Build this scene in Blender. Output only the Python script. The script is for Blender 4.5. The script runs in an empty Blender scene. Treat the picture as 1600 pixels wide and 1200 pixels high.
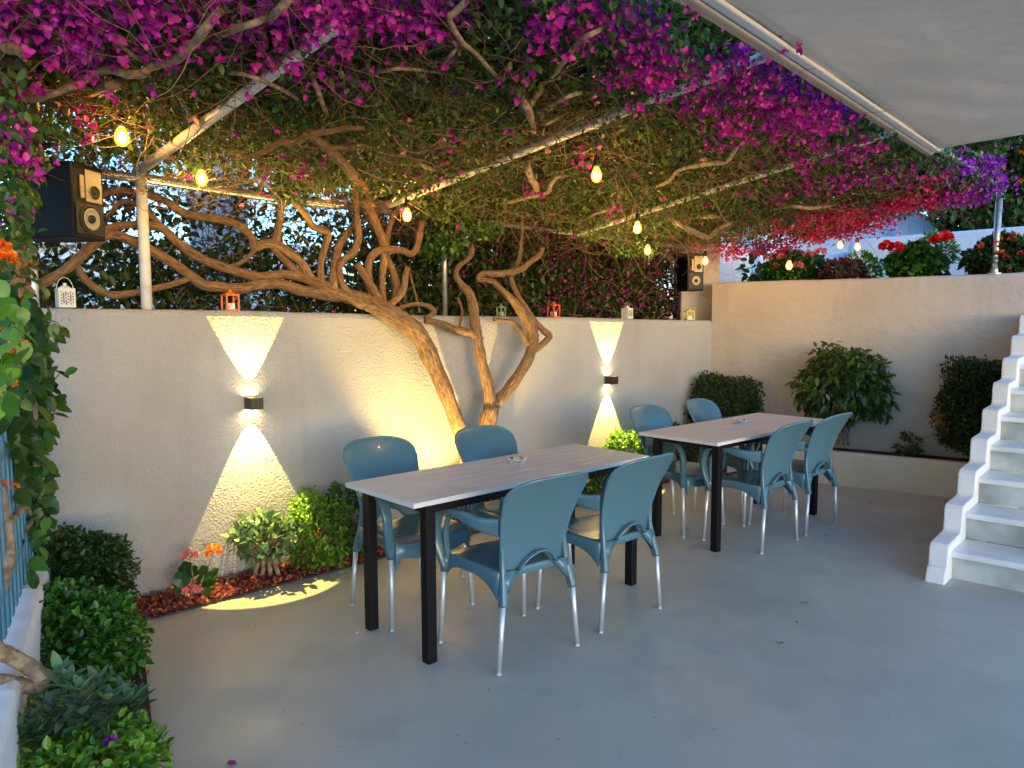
import bpy, bmesh, math, random
import numpy as np
from mathutils import Vector, Matrix
R = math.radians
rng = np.random.default_rng(7); random.seed(7)
sc = bpy.context.scene
col = sc.collection

# ---------------------------------------------------------------- camera
FPX, PITCH, ROLL, CAMH = 1144.16, 0.0847, -0.00386, 1.5266
cp, sp = math.cos(PITCH), math.sin(PITCH)
FW = np.array([0, cp, -sp]); R0 = np.array([1., 0, 0]); U0 = np.cross(R0, FW)
cr, sr = math.cos(ROLL), math.sin(ROLL)
RT = cr * R0 + sr * U0; UP = -sr * R0 + cr * U0
CAM = np.array([0, 0, CAMH])
cd = bpy.data.cameras.new('camera'); cam = bpy.data.objects.new('camera', cd); col.objects.link(cam)
cd.sensor_width = 36; cd.lens = FPX / 1600 * 36; cd.clip_start = .05; cd.clip_end = 500
cam.matrix_world = Matrix(((RT[0], UP[0], -FW[0], 0), (RT[1], UP[1], -FW[1], 0), (RT[2], UP[2], -FW[2], CAMH), (0, 0, 0, 1)))
sc.camera = cam
# ---------------------------------------------------------------- dusk sky and exposure
w = bpy.data.worlds.new('World'); sc.world = w; w.use_nodes = True
nt = w.node_tree; bg = nt.nodes['Background']
sky = nt.nodes.new('ShaderNodeTexSky'); sky.sky_type = 'NISHITA'; sky.sun_disc = False
sky.sun_elevation = R(6); sky.sun_rotation = R(150); sky.air_density = 1.0; sky.ozone_density = 4.0; sky.dust_density = .6
nt.links.new(sky.outputs[0], bg.inputs[0]); bg.inputs[1].default_value = 0.15
sc.view_settings.view_transform = 'Standard'; sc.view_settings.look = 'None'
sc.view_settings.exposure = 2.8; sc.view_settings.gamma = 1
sc.render.engine = 'CYCLES'; sc.cycles.max_bounces = 7; sc.cycles.diffuse_bounces = 4
sc.cycles.transparent_max_bounces = 12; sc.cycles.sample_clamp_indirect = 4
sc.cycles.use_denoising = True

# ---------------------------------------------------------------- pixel rays -> real places
def ray(px, py): return FW + RT * (px - 800) / FPX + UP * (600 - py) / FPX
def G(px, py, z=0.):
    d = ray(px, py); return CAM + d * (z - CAM[2]) / d[2]
def at(px, py, Y):
    d = ray(px, py); return CAM + d * Y / d[1]
YAW = R(43.6)
T = np.array([math.cos(YAW), math.sin(YAW), 0]); N = np.array([math.sin(YAW), -math.cos(YAW), 0])   # along the wall, out of the wall
CORNER = np.array([2.15, 7.9, 0])
YR = R(-33.2)
TR = np.array([math.cos(YR), math.sin(YR), 0]); NR = np.array([math.sin(YR), -math.cos(YR), 0])
Z3 = np.array([0, 0, 1.])
def W(px, py, off=0.):
    d = ray(px, py); return CAM + d * (((CORNER - CAM) @ N + off) / (d @ N))
def RW(px, py, off=0.):
    d = ray(px, py); return CAM + d * (((CORNER - CAM) @ NR + off) / (d @ NR))
def wp(s, off, z): return CORNER - T * s + N * off + Z3 * z      # s metres left of the corner
def rp(s, off, z): return CORNER + TR * s + NR * off + Z3 * z

# ---------------------------------------------------------------- materials
MATS = {}
def nn(m, t): return m.node_tree.nodes.new(t)
def mat(name, color, rough=.6, metal=0., bump=None, var=None, spec=.5, coat=0., trans=0., emis=None, island=None, sss=0):
    """bump=(scale, distance), var=(scale, colour2, low, high), island=[colours] picked per leaf"""
    if name in MATS: return MATS[name]
    m = bpy.data.materials.new(name); m.use_nodes = True; MATS[name] = m
    b = m.node_tree.nodes['Principled BSDF']; L = m.node_tree.links
    b.inputs['Base Color'].default_value = (*color, 1); b.inputs['Roughness'].default_value = rough
    b.inputs['Metallic'].default_value = metal; b.inputs['Specular IOR Level'].default_value = spec
    b.inputs['Coat Weight'].default_value = coat; b.inputs['Transmission Weight'].default_value = trans
    tc = nn(m, 'ShaderNodeTexCoord')
    if var:
        n = nn(m, 'ShaderNodeTexNoise'); n.inputs['Scale'].default_value = var[0]; n.inputs['Detail'].default_value = 6
        L.new(tc.outputs['Object'], n.inputs['Vector'])
        mr = nn(m, 'ShaderNodeMapRange'); mr.inputs[1].default_value = var[2]; mr.inputs[2].default_value = var[3]
        L.new(n.outputs[0], mr.inputs[0])
        mx = nn(m, 'ShaderNodeMix'); mx.data_type = 'RGBA'
        mx.inputs[6].default_value = (*color, 1); mx.inputs[7].default_value = (*var[1], 1)
        L.new(mr.outputs[0], mx.inputs[0]); L.new(mx.outputs[2], b.inputs['Base Color'])
    if island:
        g = nn(m, 'ShaderNodeNewGeometry'); r = nn(m, 'ShaderNodeValToRGB'); r.color_ramp.interpolation = 'CONSTANT' if len(island) > 9 else 'LINEAR'
        el = r.color_ramp.elements; k = len(island)
        el[0].color = (*island[0], 1); el[1].color = (*island[-1], 1)
        for i in range(1, k - 1):
            e = el.new(i / (k - 1)); e.color = (*island[i], 1)
        L.new(g.outputs['Random Per Island'], r.inputs[0]); L.new(r.outputs[0], b.inputs['Base Color'])
        tb = nn(m, 'ShaderNodeBsdfTranslucent'); L.new(r.outputs[0], tb.inputs[0])
        ms = nn(m, 'ShaderNodeMixShader'); ms.inputs[0].default_value = .3
        out = m.node_tree.nodes['Material Output']
        L.new(b.outputs[0], ms.inputs[1]); L.new(tb.outputs[0], ms.inputs[2]); L.new(ms.outputs[0], out.inputs[0])
    if bump:
        prev = None
        for sc_, dist in bump:
            n = nn(m, 'ShaderNodeTexNoise'); n.inputs['Scale'].default_value = sc_; n.inputs['Detail'].default_value = 4
            L.new(tc.outputs['Object'], n.inputs['Vector'])
            bp = nn(m, 'ShaderNodeBump'); bp.inputs['Distance'].default_value = dist; bp.inputs['Strength'].default_value = 1
            L.new(n.outputs[0], bp.inputs['Height'])
            if prev: L.new(prev.outputs[0], bp.inputs['Normal'])
            prev = bp
        L.new(prev.outputs[0], b.inputs['Normal'])
    if emis:
        b.inputs['Emission Color'].default_value = (*emis[0], 1); b.inputs['Emission Strength'].default_value = emis[1]
    return m

M_stucco = mat('stucco', (.40, .395, .38), .85, bump=[(75, .012), (9, .004)], var=(1.6, (.345, .335, .32), .42, .75))
M_plaster = mat('plaster', (.51, .45, .39), .85, bump=[(14, .008), (60, .0015)], var=(1.3, (.43, .375, .32), .4, .75))
M_white = mat('limewash', (.78, .78, .78), .8, bump=[(12, .006), (50, .0015)], var=(3, (.68, .67, .66), .45, .8))
M_bluewall = mat('pale_blue_wall', (.40, .53, .68), .85, bump=[(12, .006)], var=(2, (.34, .46, .60), .45, .8))  # pale blue base colour for the upper terrace and gable walls
M_floor = mat('painted_concrete', (.44, .43, .375), .55, bump=[(7, .002), (55, .0008)], var=(1.1, (.38, .375, .33), .42, .70))
def floor_detail(m):
    L = m.node_tree.links; b = m.node_tree.nodes['Principled BSDF']; src = b.inputs['Base Color'].links[0].from_socket
    tc = nn(m, 'ShaderNodeTexCoord')
    def noise(scale, lo, hi, det=5, stretch=None):
        n = nn(m, 'ShaderNodeTexNoise'); n.inputs['Scale'].default_value = scale; n.inputs['Detail'].default_value = det
        mp = nn(m, 'ShaderNodeMapping'); mp.inputs['Rotation'].default_value = (0, 0, .6)
        if stretch: mp.inputs['Scale'].default_value = stretch
        L.new(tc.outputs['Object'], mp.inputs[0]); L.new(mp.outputs[0], n.inputs['Vector'])
        r = nn(m, 'ShaderNodeMapRange'); r.inputs[1].default_value = lo; r.inputs[2].default_value = hi; L.new(n.outputs[0], r.inputs[0]); return r.outputs[0]
    for fac, colr, amt in ((noise(3.2, .52, .72, 8), (.31, .305, .28), .5), (noise(5, .55, .75, 6, (1, .18, 1)), (.46, .465, .46), .5), (noise(38, .71, .76, 3), (.10, .095, .09), .8), (noise(26, .73, .78, 2), (.55, .55, .52), .8)):
        mu = nn(m, 'ShaderNodeMath'); mu.operation = 'MULTIPLY'; mu.inputs[1].default_value = amt; L.new(fac, mu.inputs[0])
        mx = nn(m, 'ShaderNodeMix'); mx.data_type = 'RGBA'; mx.inputs[7].default_value = (*colr, 1)
        L.new(mu.outputs[0], mx.inputs[0]); L.new(src, mx.inputs[6]); src = mx.outputs[2]
    L.new(src, b.inputs['Base Color'])
    rg = noise(2.2, .35, .7, 6); mr = nn(m, 'ShaderNodeMapRange'); mr.inputs[3].default_value = .36; mr.inputs[4].default_value = .66
    L.new(rg, mr.inputs[0]); L.new(mr.outputs[0], b.inputs['Roughness'])
floor_detail(M_floor)
def streaks(m, amt=.35, dark=(.26, .245, .22)):
    L = m.node_tree.links; b = m.node_tree.nodes['Principled BSDF']; src = b.inputs['Base Color'].links[0].from_socket
    tc = nn(m, 'ShaderNodeTexCoord')
    for sc_, st, lo, hi, a in ((7, (1, 1, .10), .56, .78, amt), (1.7, (1, 1, 1), .50, .70, amt * .7)):
        mp = nn(m, 'ShaderNodeMapping'); mp.inputs['Scale'].default_value = st; n = nn(m, 'ShaderNodeTexNoise'); n.inputs['Scale'].default_value = sc_; n.inputs['Detail'].default_value = 8
        r = nn(m, 'ShaderNodeMapRange'); r.inputs[1].default_value = lo; r.inputs[2].default_value = hi; r.inputs[4].default_value = a
        mx = nn(m, 'ShaderNodeMix'); mx.data_type = 'RGBA'; mx.inputs[7].default_value = (*dark, 1)
        L.new(tc.outputs['Object'], mp.inputs[0]); L.new(mp.outputs[0], n.inputs['Vector']); L.new(n.outputs[0], r.inputs[0]); L.new(r.outputs[0], mx.inputs[0]); L.new(src, mx.inputs[6]); src = mx.outputs[2]
    # splash dirt in the lowest hand's breadth of the wall (a stain, follows the foot of the wall)
    sx = nn(m, 'ShaderNodeSeparateXYZ'); r = nn(m, 'ShaderNodeMapRange'); r.inputs[1].default_value = .30; r.inputs[2].default_value = .04; r.inputs[4].default_value = .4
    n = nn(m, 'ShaderNodeTexNoise'); n.inputs['Scale'].default_value = 6; n.inputs['Detail'].default_value = 8; mu = nn(m, 'ShaderNodeMath'); mu.operation = 'MULTIPLY'
    mx = nn(m, 'ShaderNodeMix'); mx.data_type = 'RGBA'; mx.inputs[7].default_value = (.20, .17, .13, 1)
    L.new(tc.outputs['Object'], sx.inputs[0]); L.new(sx.outputs[2], r.inputs[0]); L.new(tc.outputs['Object'], n.inputs['Vector']); L.new(r.outputs[0], mu.inputs[0]); L.new(n.outputs[0], mu.inputs[1])
    L.new(mu.outputs[0], mx.inputs[0]); L.new(src, mx.inputs[6]); L.new(mx.outputs[2], b.inputs['Base Color'])
streaks(M_stucco); streaks(M_plaster)
M_soil = mat('soil', (.05, .032, .022), .95, bump=[(60, .02)])
M_bark = mat('bark', (.34, .20, .09), .75, var=(45, (.11, .055, .025), .42, .60))
# furrowed bark: noise stretched along each limb (attribute 'bark' holds round-and-along coordinates)
def bark_shader(m):
    L = m.node_tree.links; b = m.node_tree.nodes['Principled BSDF']
    at_ = nn(m, 'ShaderNodeAttribute'); at_.attribute_name = 'bark'
    def noise(scale, det, sz):
        mp = nn(m, 'ShaderNodeMapping'); mp.inputs['Scale'].default_value = (1, 1, sz); n = nn(m, 'ShaderNodeTexNoise')
        n.inputs['Scale'].default_value = scale; n.inputs['Detail'].default_value = det; n.inputs['Roughness'].default_value = .65
        L.new(at_.outputs['Vector'], mp.inputs[0]); L.new(mp.outputs[0], n.inputs['Vector']); return n.outputs[0]
    f = noise(2.6, 7, 8.); g = noise(1.1, 3, 5.)
    r = nn(m, 'ShaderNodeValToRGB'); e = r.color_ramp.elements
    e[0].position = .32; e[0].color = (.085, .042, .018, 1); e[1].position = .70; e[1].color = (.46, .29, .13, 1)
    k = e.new(.5); k.color = (.28, .155, .065, 1)
    L.new(f, r.inputs[0])
    mx = nn(m, 'ShaderNodeMix'); mx.data_type = 'RGBA'; mx.blend_type = 'MULTIPLY'; mr = nn(m, 'ShaderNodeMapRange'); mr.inputs[1].default_value = .4; mr.inputs[2].default_value = .7; mr.inputs[4].default_value = .5
    L.new(g, mr.inputs[0]); L.new(mr.outputs[0], mx.inputs[0]); L.new(r.outputs[0], mx.inputs[6]); mx.inputs[7].default_value = (.6, .55, .5, 1)
    L.new(mx.outputs[2], b.inputs['Base Color'])
    bp = nn(m, 'ShaderNodeBump'); bp.inputs['Distance'].default_value = .022; L.new(f, bp.inputs['Height']); L.new(bp.outputs[0], b.inputs['Normal'])
M_bark = mat('bark', (.34, .20, .09), .75); bark_shader(M_bark)
M_twig = mat('twig', (.26, .17, .095), .8, island=[(.10, .06, .035), (.24, .15, .08), (.36, .26, .15), (.20, .12, .06)])
M_limb = mat('limb_bark', (.34, .26, .17), .8, var=(30, (.18, .12, .07), .4, .6), bump=[(60, .006)])
G_ = lambda *c: list(c)
M_leaf = mat('bougainvillea_leaf', (.08, .12, .03), .42, island=[(.014, .045, .010), (.035, .11, .016), (.07, .17, .025), (.028, .085, .014), (.12, .20, .04), (.018, .065, .012)])
M_leafdark = mat('hedge_leaf', (.04, .08, .02), .45, island=[(.012, .032, .008), (.025, .065, .014), (.05, .11, .02), (.018, .045, .010)])
M_leafbox = mat('box_leaf', (.06, .15, .03), .38, island=[(.010, .045, .010), (.025, .10, .014), (.05, .17, .02), (.018, .07, .012), (.035, .12, .016), (.14, .30, .04)])
M_leafmid = mat('box_leaf_bright', (.06, .15, .03), .38, island=[(.012, .05, .010), (.04, .15, .018), (.09, .26, .03), (.02, .08, .012), (.05, .17, .02), (.18, .38, .05)])
M_leaflime = mat('lime_leaf', (.12, .26, .03), .4, island=[(.04, .14, .015), (.10, .26, .02), (.20, .38, .03), (.06, .18, .02)])
M_leafficus = mat('ficus_leaf', (.06, .12, .02), .35, island=[(.015, .045, .01), (.04, .09, .015), (.09, .15, .025), (.03, .07, .012)])
M_leafbig = mat('climber_leaf', (.06, .16, .03), .4, island=[(.012, .04, .010), (.025, .085, .014), (.06, .17, .02), (.018, .06, .012), (.03, .09, .015), (.11, .26, .03)])
M_jade = mat('succulent_leaf', (.12, .2, .1), .35, island=[(.05, .12, .06), (.10, .19, .08), (.16, .26, .12), (.07, .14, .09)])
M_brown = mat('dry_leaf', (.3, .18, .06), .8, island=[(.20, .09, .02), (.36, .20, .06), (.28, .16, .07)])
M_mag = mat('magenta_bract', (.5, .02, .3), .5, island=[(.15, .003, .17), (.44, .006, .36), (.58, .015, .42), (.30, .006, .34), (.50, .012, .26), (.66, .08, .42)])
M_vio = mat('violet_bract', (.3, .01, .5), .5, island=[(.16, .006, .34), (.30, .01, .48), (.42, .012, .44), (.22, .008, .42)])
M_crim = mat('crimson_bract', (.6, .02, .12), .5, island=[(.34, .008, .10), (.60, .015, .14), (.75, .04, .18), (.45, .01, .16)])
M_pink = mat('pink_petal', (.8, .25, .25), .5, island=[(.70, .10, .14), (.85, .28, .28), (.90, .45, .42)])
M_red = mat('red_petal', (.7, .01, .01), .5, island=[(.45, .004, .006), (.75, .01, .012), (.85, .03, .02)])
M_orange = mat('orange_petal', (.9, .2, .01), .5, island=[(.75, .05, .008), (.90, .18, .01), (.95, .42, .03), (.85, .10, .01)])
M_cover = mat('ground_cover', (.4, .1, .08), .6, island=[(.20, .01, .05), (.40, .05, .03), (.50, .20, .05), (.22, .01, .12), (.12, .10, .02)])
M_steel = mat('galvanised', (.50, .50, .48), .38, metal=.7, var=(14, (.34, .34, .33), .4, .7))
M_whitepipe = mat('painted_pipe', (.66, .66, .64), .4, var=(20, (.45, .44, .42), .45, .8))
M_alu = mat('brushed_aluminium', (.60, .62, .63), .42, metal=.55)
M_black = mat('black_steel', (.004, .004, .005), .45, spec=.25)
M_cable = mat('black_cable', (.012, .012, .012), .5)
M_wood = mat('grey_painted_planks', (.60, .61, .62), .45, var=(3, (.50, .51, .52), .35, .75), bump=[(30, .001)])
M_wood2 = mat('pale_painted_planks', (.66, .62, .60), .45, var=(3, (.58, .54, .52), .35, .75), bump=[(30, .001)])
M_blue = mat('blue_plastic', (.068, .155, .20), .24, bump=[(420, .0002)], coat=.15)
M_blue2 = mat('slate_blue_plastic', (.085, .15, .205), .22, coat=.2)
M_fabric = mat('awning_fabric', (.86, .81, .72), .9, bump=[(3.2, .02), (500, .0004)], var=(1.2, (.76, .71, .62), .4, .8))
_b = M_fabric.node_tree.nodes['Principled BSDF']; _l = M_fabric.node_tree.links
_tr = nn(M_fabric, 'ShaderNodeBsdfTranslucent'); _tr.inputs[0].default_value = (.62, .54, .42, 1)
_mx = nn(M_fabric, 'ShaderNodeMixShader'); _mx.inputs[0].default_value = .15
_l.new(_b.outputs[0], _mx.inputs[1]); _l.new(_tr.outputs[0], _mx.inputs[2]); _l.new(_mx.outputs[0], M_fabric.node_tree.nodes['Material Output'].inputs[0])
M_rail = mat('awning_rail', (.40, .38, .33), .45, metal=.3)
M_val = mat('awning_hem', (.66, .70, .70), .7)
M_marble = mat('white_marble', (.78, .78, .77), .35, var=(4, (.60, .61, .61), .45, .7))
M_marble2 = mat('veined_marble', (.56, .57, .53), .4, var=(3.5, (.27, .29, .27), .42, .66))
M_fence = mat('blue_paint', (.06, .20, .29), .55, var=(20, (.04, .13, .20), .45, .8))
M_bronze = mat('bronze_lamp', (.06, .045, .03), .4, metal=.5)
M_glow = mat('lamp_lens', (1, 1, 1), .3, emis=((1, .80, .38), 14))
M_spk = mat('speaker_cabinet', (.004, .005, .009), .5, spec=.2)
M_spkp = mat('speaker_plate', (.30, .26, .18), .45, metal=.2)
M_cone = mat('speaker_cone', (.32, .28, .19), .6)
M_rub = mat('rubber', (.015, .015, .015), .6)
M_lw = mat('lantern_white', (.75, .72, .66), .5)
M_lo = mat('lantern_orange', (.75, .16, .01), .45)
M_lr = mat('lantern_red', (.70, .07, .015), .45)
M_ly = mat('lantern_yellow', (.60, .46, .04), .45)
M_lg = mat('lantern_green', (.30, .42, .20), .45)
M_dark = mat('dark_gap', (.02, .02, .02), .8)
M_house = mat('house_render', (.80, .80, .80), .85, var=(.8, (.70, .70, .70), .4, .8), bump=[(10, .006)])
M_win = mat('window_glass', (.03, .04, .05), .08)
M_shut = mat('shutter_blue', (.08, .22, .35), .5)
M_glass = mat('ashtray_glass', (.75, .78, .78), .05, trans=.85)
M_bulbglow = mat('bulb_filament', (1, .9, .6), .4, emis=((1, .60, .20), 70))
# tinted glowing glass envelope of a bulb
M_env = bpy.data.materials.new('bulb_glass'); M_env.use_nodes = True
_n = M_env.node_tree; _n.nodes.remove(_n.nodes['Principled BSDF'])
_t = _n.nodes.new('ShaderNodeBsdfTransparent'); _t.inputs[0].default_value = (1, .86, .55, 1)
_e = _n.nodes.new('ShaderNodeEmission'); _e.inputs[0].default_value = (1, .55, .04, 1); _e.inputs[1].default_value = .24
_a = _n.nodes.new('ShaderNodeAddShader'); _n.links.new(_t.outputs[0], _a.inputs[0]); _n.links.new(_e.outputs[0], _a.inputs[1])
_n.links.new(_a.outputs[0], _n.nodes['Material Output'].inputs[0])

# ---------------------------------------------------------------- object helpers
def tag(o, label=None, cat=None, group=None, kind=None):
    if label: o['label'] = label
    if cat: o['category'] = cat
    if group: o['group'] = group
    if kind: o['kind'] = kind
    return o
def empty(name, loc, rz=0., **k):
    o = bpy.data.objects.new(name, None); col.objects.link(o); o.empty_display_size = .1
    o.location = tuple(float(v) for v in loc); o.rotation_euler = (0, 0, rz)
    return tag(o, **k)
def obj(name, verts, faces, m, parent=None, smooth=False, world=True, **k):
    """verts in world space unless world=False (then in the parent's space)"""
    verts = np.asarray(verts, dtype=np.float64).reshape(-1, 3)
    origin = np.zeros(3)
    me = bpy.data.meshes.new(name)
    o = bpy.data.objects.new(name, me); col.objects.link(o)
    if parent is not None:
        o.parent = parent
        if world:
            pl = np.array(parent.location); a = -parent.rotation_euler[2]
            v = verts - pl
            verts = np.stack([v[:, 0] * math.cos(a) - v[:, 1] * math.sin(a), v[:, 0] * math.sin(a) + v[:, 1] * math.cos(a), v[:, 2]], 1)
            g = parent.parent
            while g is not None:      # parents below a thing sit at its origin
                g = g.parent
    elif len(verts):
        origin = np.array([verts[:, 0].mean(), verts[:, 1].mean(), verts[:, 2].min()]); verts = verts - origin
        o.location = tuple(float(v) for v in origin)
    if isinstance(faces, np.ndarray):
        n, q = faces.shape
        me.vertices.add(len(verts)); me.vertices.foreach_set('co', verts.ravel())
        me.loops.add(n * q); me.loops.foreach_set('vertex_index', faces.ravel().astype(np.int32))
        me.polygons.add(n); me.polygons.foreach_set('loop_start', np.arange(0, n * q, q, dtype=np.int32))
        me.polygons.foreach_set('loop_total', np.full(n, q, dtype=np.int32)); me.update(calc_edges=True)
    else:
        me.from_pydata([tuple(v) for v in verts], [], faces)
    if smooth: me.shade_smooth()
    for mm in (m if isinstance(m, list) else [m]): me.materials.append(mm)
    return tag(o, **k)
def bevel(o, wdt=.004, seg=2, ang=40):
    b = o.modifiers.new('bevel', 'BEVEL'); b.width = wdt; b.segments = seg; b.limit_method = 'ANGLE'; b.angle_limit = R(ang)
    return o
class MB:
    def __init__(s): s.v = []; s.f = []
    def add(s, v, f):
        n = len(s.v); s.v += [tuple(map(float, p)) for p in v]; s.f += [tuple(i + n for i in q) for q in f]; return s
    def box(s, c, ax, half):
        """centre, three axes, three half sizes"""
        c = np.array(c, float); v = []
        for k in range(8):
            sg = [(1 if k >> i & 1 else -1) for i in range(3)]
            v.append(c + sum(np.array(ax[i]) * half[i] * sg[i] for i in range(3)))
        return s.add(v, [(0, 2, 3, 1), (4, 5, 7, 6), (0, 1, 5, 4), (2, 6, 7, 3), (0, 4, 6, 2), (1, 3, 7, 5)])
    def abox(s, x0, x1, y0, y1, z0, z1):
        return s.box(((x0 + x1) / 2, (y0 + y1) / 2, (z0 + z1) / 2), np.eye(3), (abs(x1 - x0) / 2, abs(y1 - y0) / 2, abs(z1 - z0) / 2))
    def prism(s, poly, h0, h1, axis=Z3):
        """polygon of 3-D points swept from h0 to h1 along axis"""
        n = len(poly); axis = np.array(axis, float)
        v = [np.array(p) + axis * h0 for p in poly] + [np.array(p) + axis * h1 for p in poly]
        return s.add(v, [tuple(range(n))[::-1], tuple(range(n, 2 * n))] + [(i, (i + 1) % n, n + (i + 1) % n, n + i) for i in range(n)])
    def tube(s, pts, r, sides=8, cap=True, jitter=0.):
        v, f = tube(pts, r, sides, jitter)
        if cap:
            n = len(v); f = f + [tuple(range(sides))[::-1], tuple(range(n - sides, n))]
        return s.add(v, f)
    def sphere(s, c, r, seg=12, ring=8, sc_=(1, 1, 1)):
        v = []; f = []
        for i in range(ring + 1):
            t = math.pi * i / ring
            for j in range(seg):
                p = 2 * math.pi * j / seg
                v.append((c[0] + r * sc_[0] * math.sin(t) * math.cos(p), c[1] + r * sc_[1] * math.sin(t) * math.sin(p), c[2] + r * sc_[2] * math.cos(t)))
        for i in range(ring):
            for j in range(seg): f.append((i * seg + j, (i + 1) * seg + j, (i + 1) * seg + (j + 1) % seg, i * seg + (j + 1) % seg))
        return s.add(v, f)
    def lathe(s, prof, seg=20, c=(0, 0, 0)):
        v = []; f = []
        for r_, z in prof:
            for j in range(seg):
                a = 2 * math.pi * j / seg; v.append((c[0] + r_ * math.cos(a), c[1] + r_ * math.sin(a), c[2] + z))
        for i in range(len(prof) - 1):
            for j in range(seg): f.append((i * seg + j, i * seg + (j + 1) % seg, (i + 1) * seg + (j + 1) % seg, (i + 1) * seg + j))
        return s.add(v, f)
    def build(s, name, m, parent=None, smooth=False, **k): return obj(name, s.v, s.f, m, parent, smooth, **k)
def frames(P):
    P = np.array(P, float); n = len(P)
    tg = np.gradient(P, axis=0); tg /= np.linalg.norm(tg, axis=1)[:, None] + 1e-12
    u = np.cross(tg[0], [0, 0, 1.]);
    if np.linalg.norm(u) < .1: u = np.cross(tg[0], [1., 0, 0])
    u /= np.linalg.norm(u); us = [u]
    for i in range(1, n):
        u = us[-1] - tg[i] * (us[-1] @ tg[i]); u /= np.linalg.norm(u) + 1e-12; us.append(u)
    us = np.array(us); return P, tg, us, np.cross(tg, us)
def tube(P, r, sides=8, jitter=0.):
    P, tg, a, b = frames(P); n = len(P); r = np.broadcast_to(np.array(r, float), (n,))
    an = np.arange(sides) * 2 * math.pi / sides
    rr = r[:, None] * (1 + jitter * rng.normal(size=(n, sides))) if jitter else np.repeat(r[:, None], sides, 1)
    V = P[:, None] + rr[..., None] * (np.cos(an)[None, :, None] * a[:, None] + np.sin(an)[None, :, None] * b[:, None])
    f = [(i * sides + j, i * sides + (j + 1) % sides, (i + 1) * sides + (j + 1) % sides, (i + 1) * sides + j) for i in range(n - 1) for j in range(sides)]
    return list(V.reshape(-1, 3)), f
def spline(P, k=6):
    P = np.array(P, float)
    if len(P) < 3: return np.array([P[0] + (P[-1] - P[0]) * t for t in np.linspace(0, 1, k + 1)])
    Q = np.vstack([2 * P[0] - P[1], P, 2 * P[-1] - P[-2]]); out = []
    for i in range(1, len(Q) - 2):
        for t in np.linspace(0, 1, k, endpoint=False):
            p0, p1, p2, p3 = Q[i - 1], Q[i], Q[i + 1], Q[i + 2]
            out.append(.5 * ((2 * p1) + (-p0 + p2) * t + (2 * p0 - 5 * p1 + 4 * p2 - p3) * t * t + (-p0 + 3 * p1 - 3 * p2 + p3) * t ** 3))
    out.append(P[-1]); return np.array(out)
def copy_tree(o, parent=None):
    c = o.copy(); col.objects.link(c); c.parent = parent
    for ch in [x for x in bpy.data.objects if x.parent == o and x != c]: copy_tree(ch, c)
    return c
def unit(v): return v / (np.linalg.norm(v, axis=-1, keepdims=True) + 1e-9)
def rdir(n): return unit(rng.normal(size=(n, 3)))

def leaf_mesh(P, axis, up, L, wd=.55, fold=.25, droop=.15):
    """n leaves: six vertices, two quads folded along the rib"""
    n = len(P); L = np.broadcast_to(np.asarray(L, float), (n,))[:, None]
    a = unit(axis); s = unit(np.cross(a, up)); u = np.cross(s, a)
    h = L * wd * .5
    v = np.stack([P, P + a * L * .3 - s * h * .9 + u * h * fold, P + a * L * .68 - s * h * .8 + u * h * fold - u * L * droop * .4,
                  P + a * L - u * L * droop, P + a * L * .68 + s * h * .8 + u * h * fold - u * L * droop * .4, P + a * L * .3 + s * h * .9 + u * h * fold], 1)
    b = (np.arange(n) * 6)[:, None]
    f = np.stack([b + [0, 3, 2, 1], b + [0, 5, 4, 3]], 1).reshape(-1, 4)
    return v.reshape(-1, 3), f
def big_leaf_mesh(P, axis, up, L, wd=.6, fold=.2, droop=.15):
    """n broad leaves of five stations by three: rounded outline, a fold and a bend"""
    n = len(P); L = np.broadcast_to(np.asarray(L, float), (n,))[:, None]
    a = unit(axis); s = unit(np.cross(a, up)); u = np.cross(s, a); h = L * wd * .5; bend = rng.uniform(.4, 1.6, n)[:, None] * droop
    vs = []
    for t, w_ in ((0, .06), (.16, .72), (.38, 1.), (.62, .86), (.84, .45), (1, .03)):
        c = P + a * L * t - u * L * bend * t * t
        vs += [c - s * h * w_ + u * h * fold * w_, c, c + s * h * w_ + u * h * fold * w_]
    v = np.stack(vs, 1).reshape(-1, 3); b = (np.arange(n) * 18)[:, None]; f = []
    for i in range(5):
        for j in range(2): f.append(b + [i * 3 + j, i * 3 + j + 1, (i + 1) * 3 + j + 1, (i + 1) * 3 + j])
    return v, np.stack(f, 1).reshape(-1, 4)
def bract_mesh(P, nrm, L):
    """bougainvillea flower: three pointed papery bracts round a point"""
    n = len(P); L = np.broadcast_to(np.asarray(L, float), (n,))
    nrm = unit(nrm); s = unit(np.cross(nrm, rdir(n))); t = np.cross(nrm, s); vs = []; fs = []
    for k in range(3):
        a = 2 * math.pi * k / 3
        ax = unit(math.cos(a) * s + math.sin(a) * t + nrm * .55)
        v, f = leaf_mesh(P, ax, nrm, L * rng.uniform(.85, 1.15, n), .78, .45, -.12); fs.append(f + len(vs) * n * 6); vs.append(v)
    return np.vstack(vs), np.vstack(fs)
def join(parts):
    vs = []; fs = []; k = 0
    for v, f in parts:
        if len(v) == 0: continue
        vs.append(np.asarray(v)); fs.append(np.asarray(f) + k); k += len(v)
    return np.vstack(vs), np.vstack(fs)
def leaves(name, P, L, m, parent=None, nrm=None, spread=1., wd=.55, down=.0, smooth=False, **k):
    n = len(P)
    base = rdir(n) * spread + (nrm if nrm is not None else 0) + np.array([0, 0, -down])
    ax = unit(base); up = unit(rdir(n) * .8 + np.array([0, 0, 1.]))
    v, f = (big_leaf_mesh if np.mean(L) > .043 and n < 5000 else leaf_mesh)(P, ax, up, L, wd)
    smooth = smooth or len(v) == 18 * n
    return obj(name, v, f, m, parent, smooth, **k)
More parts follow.
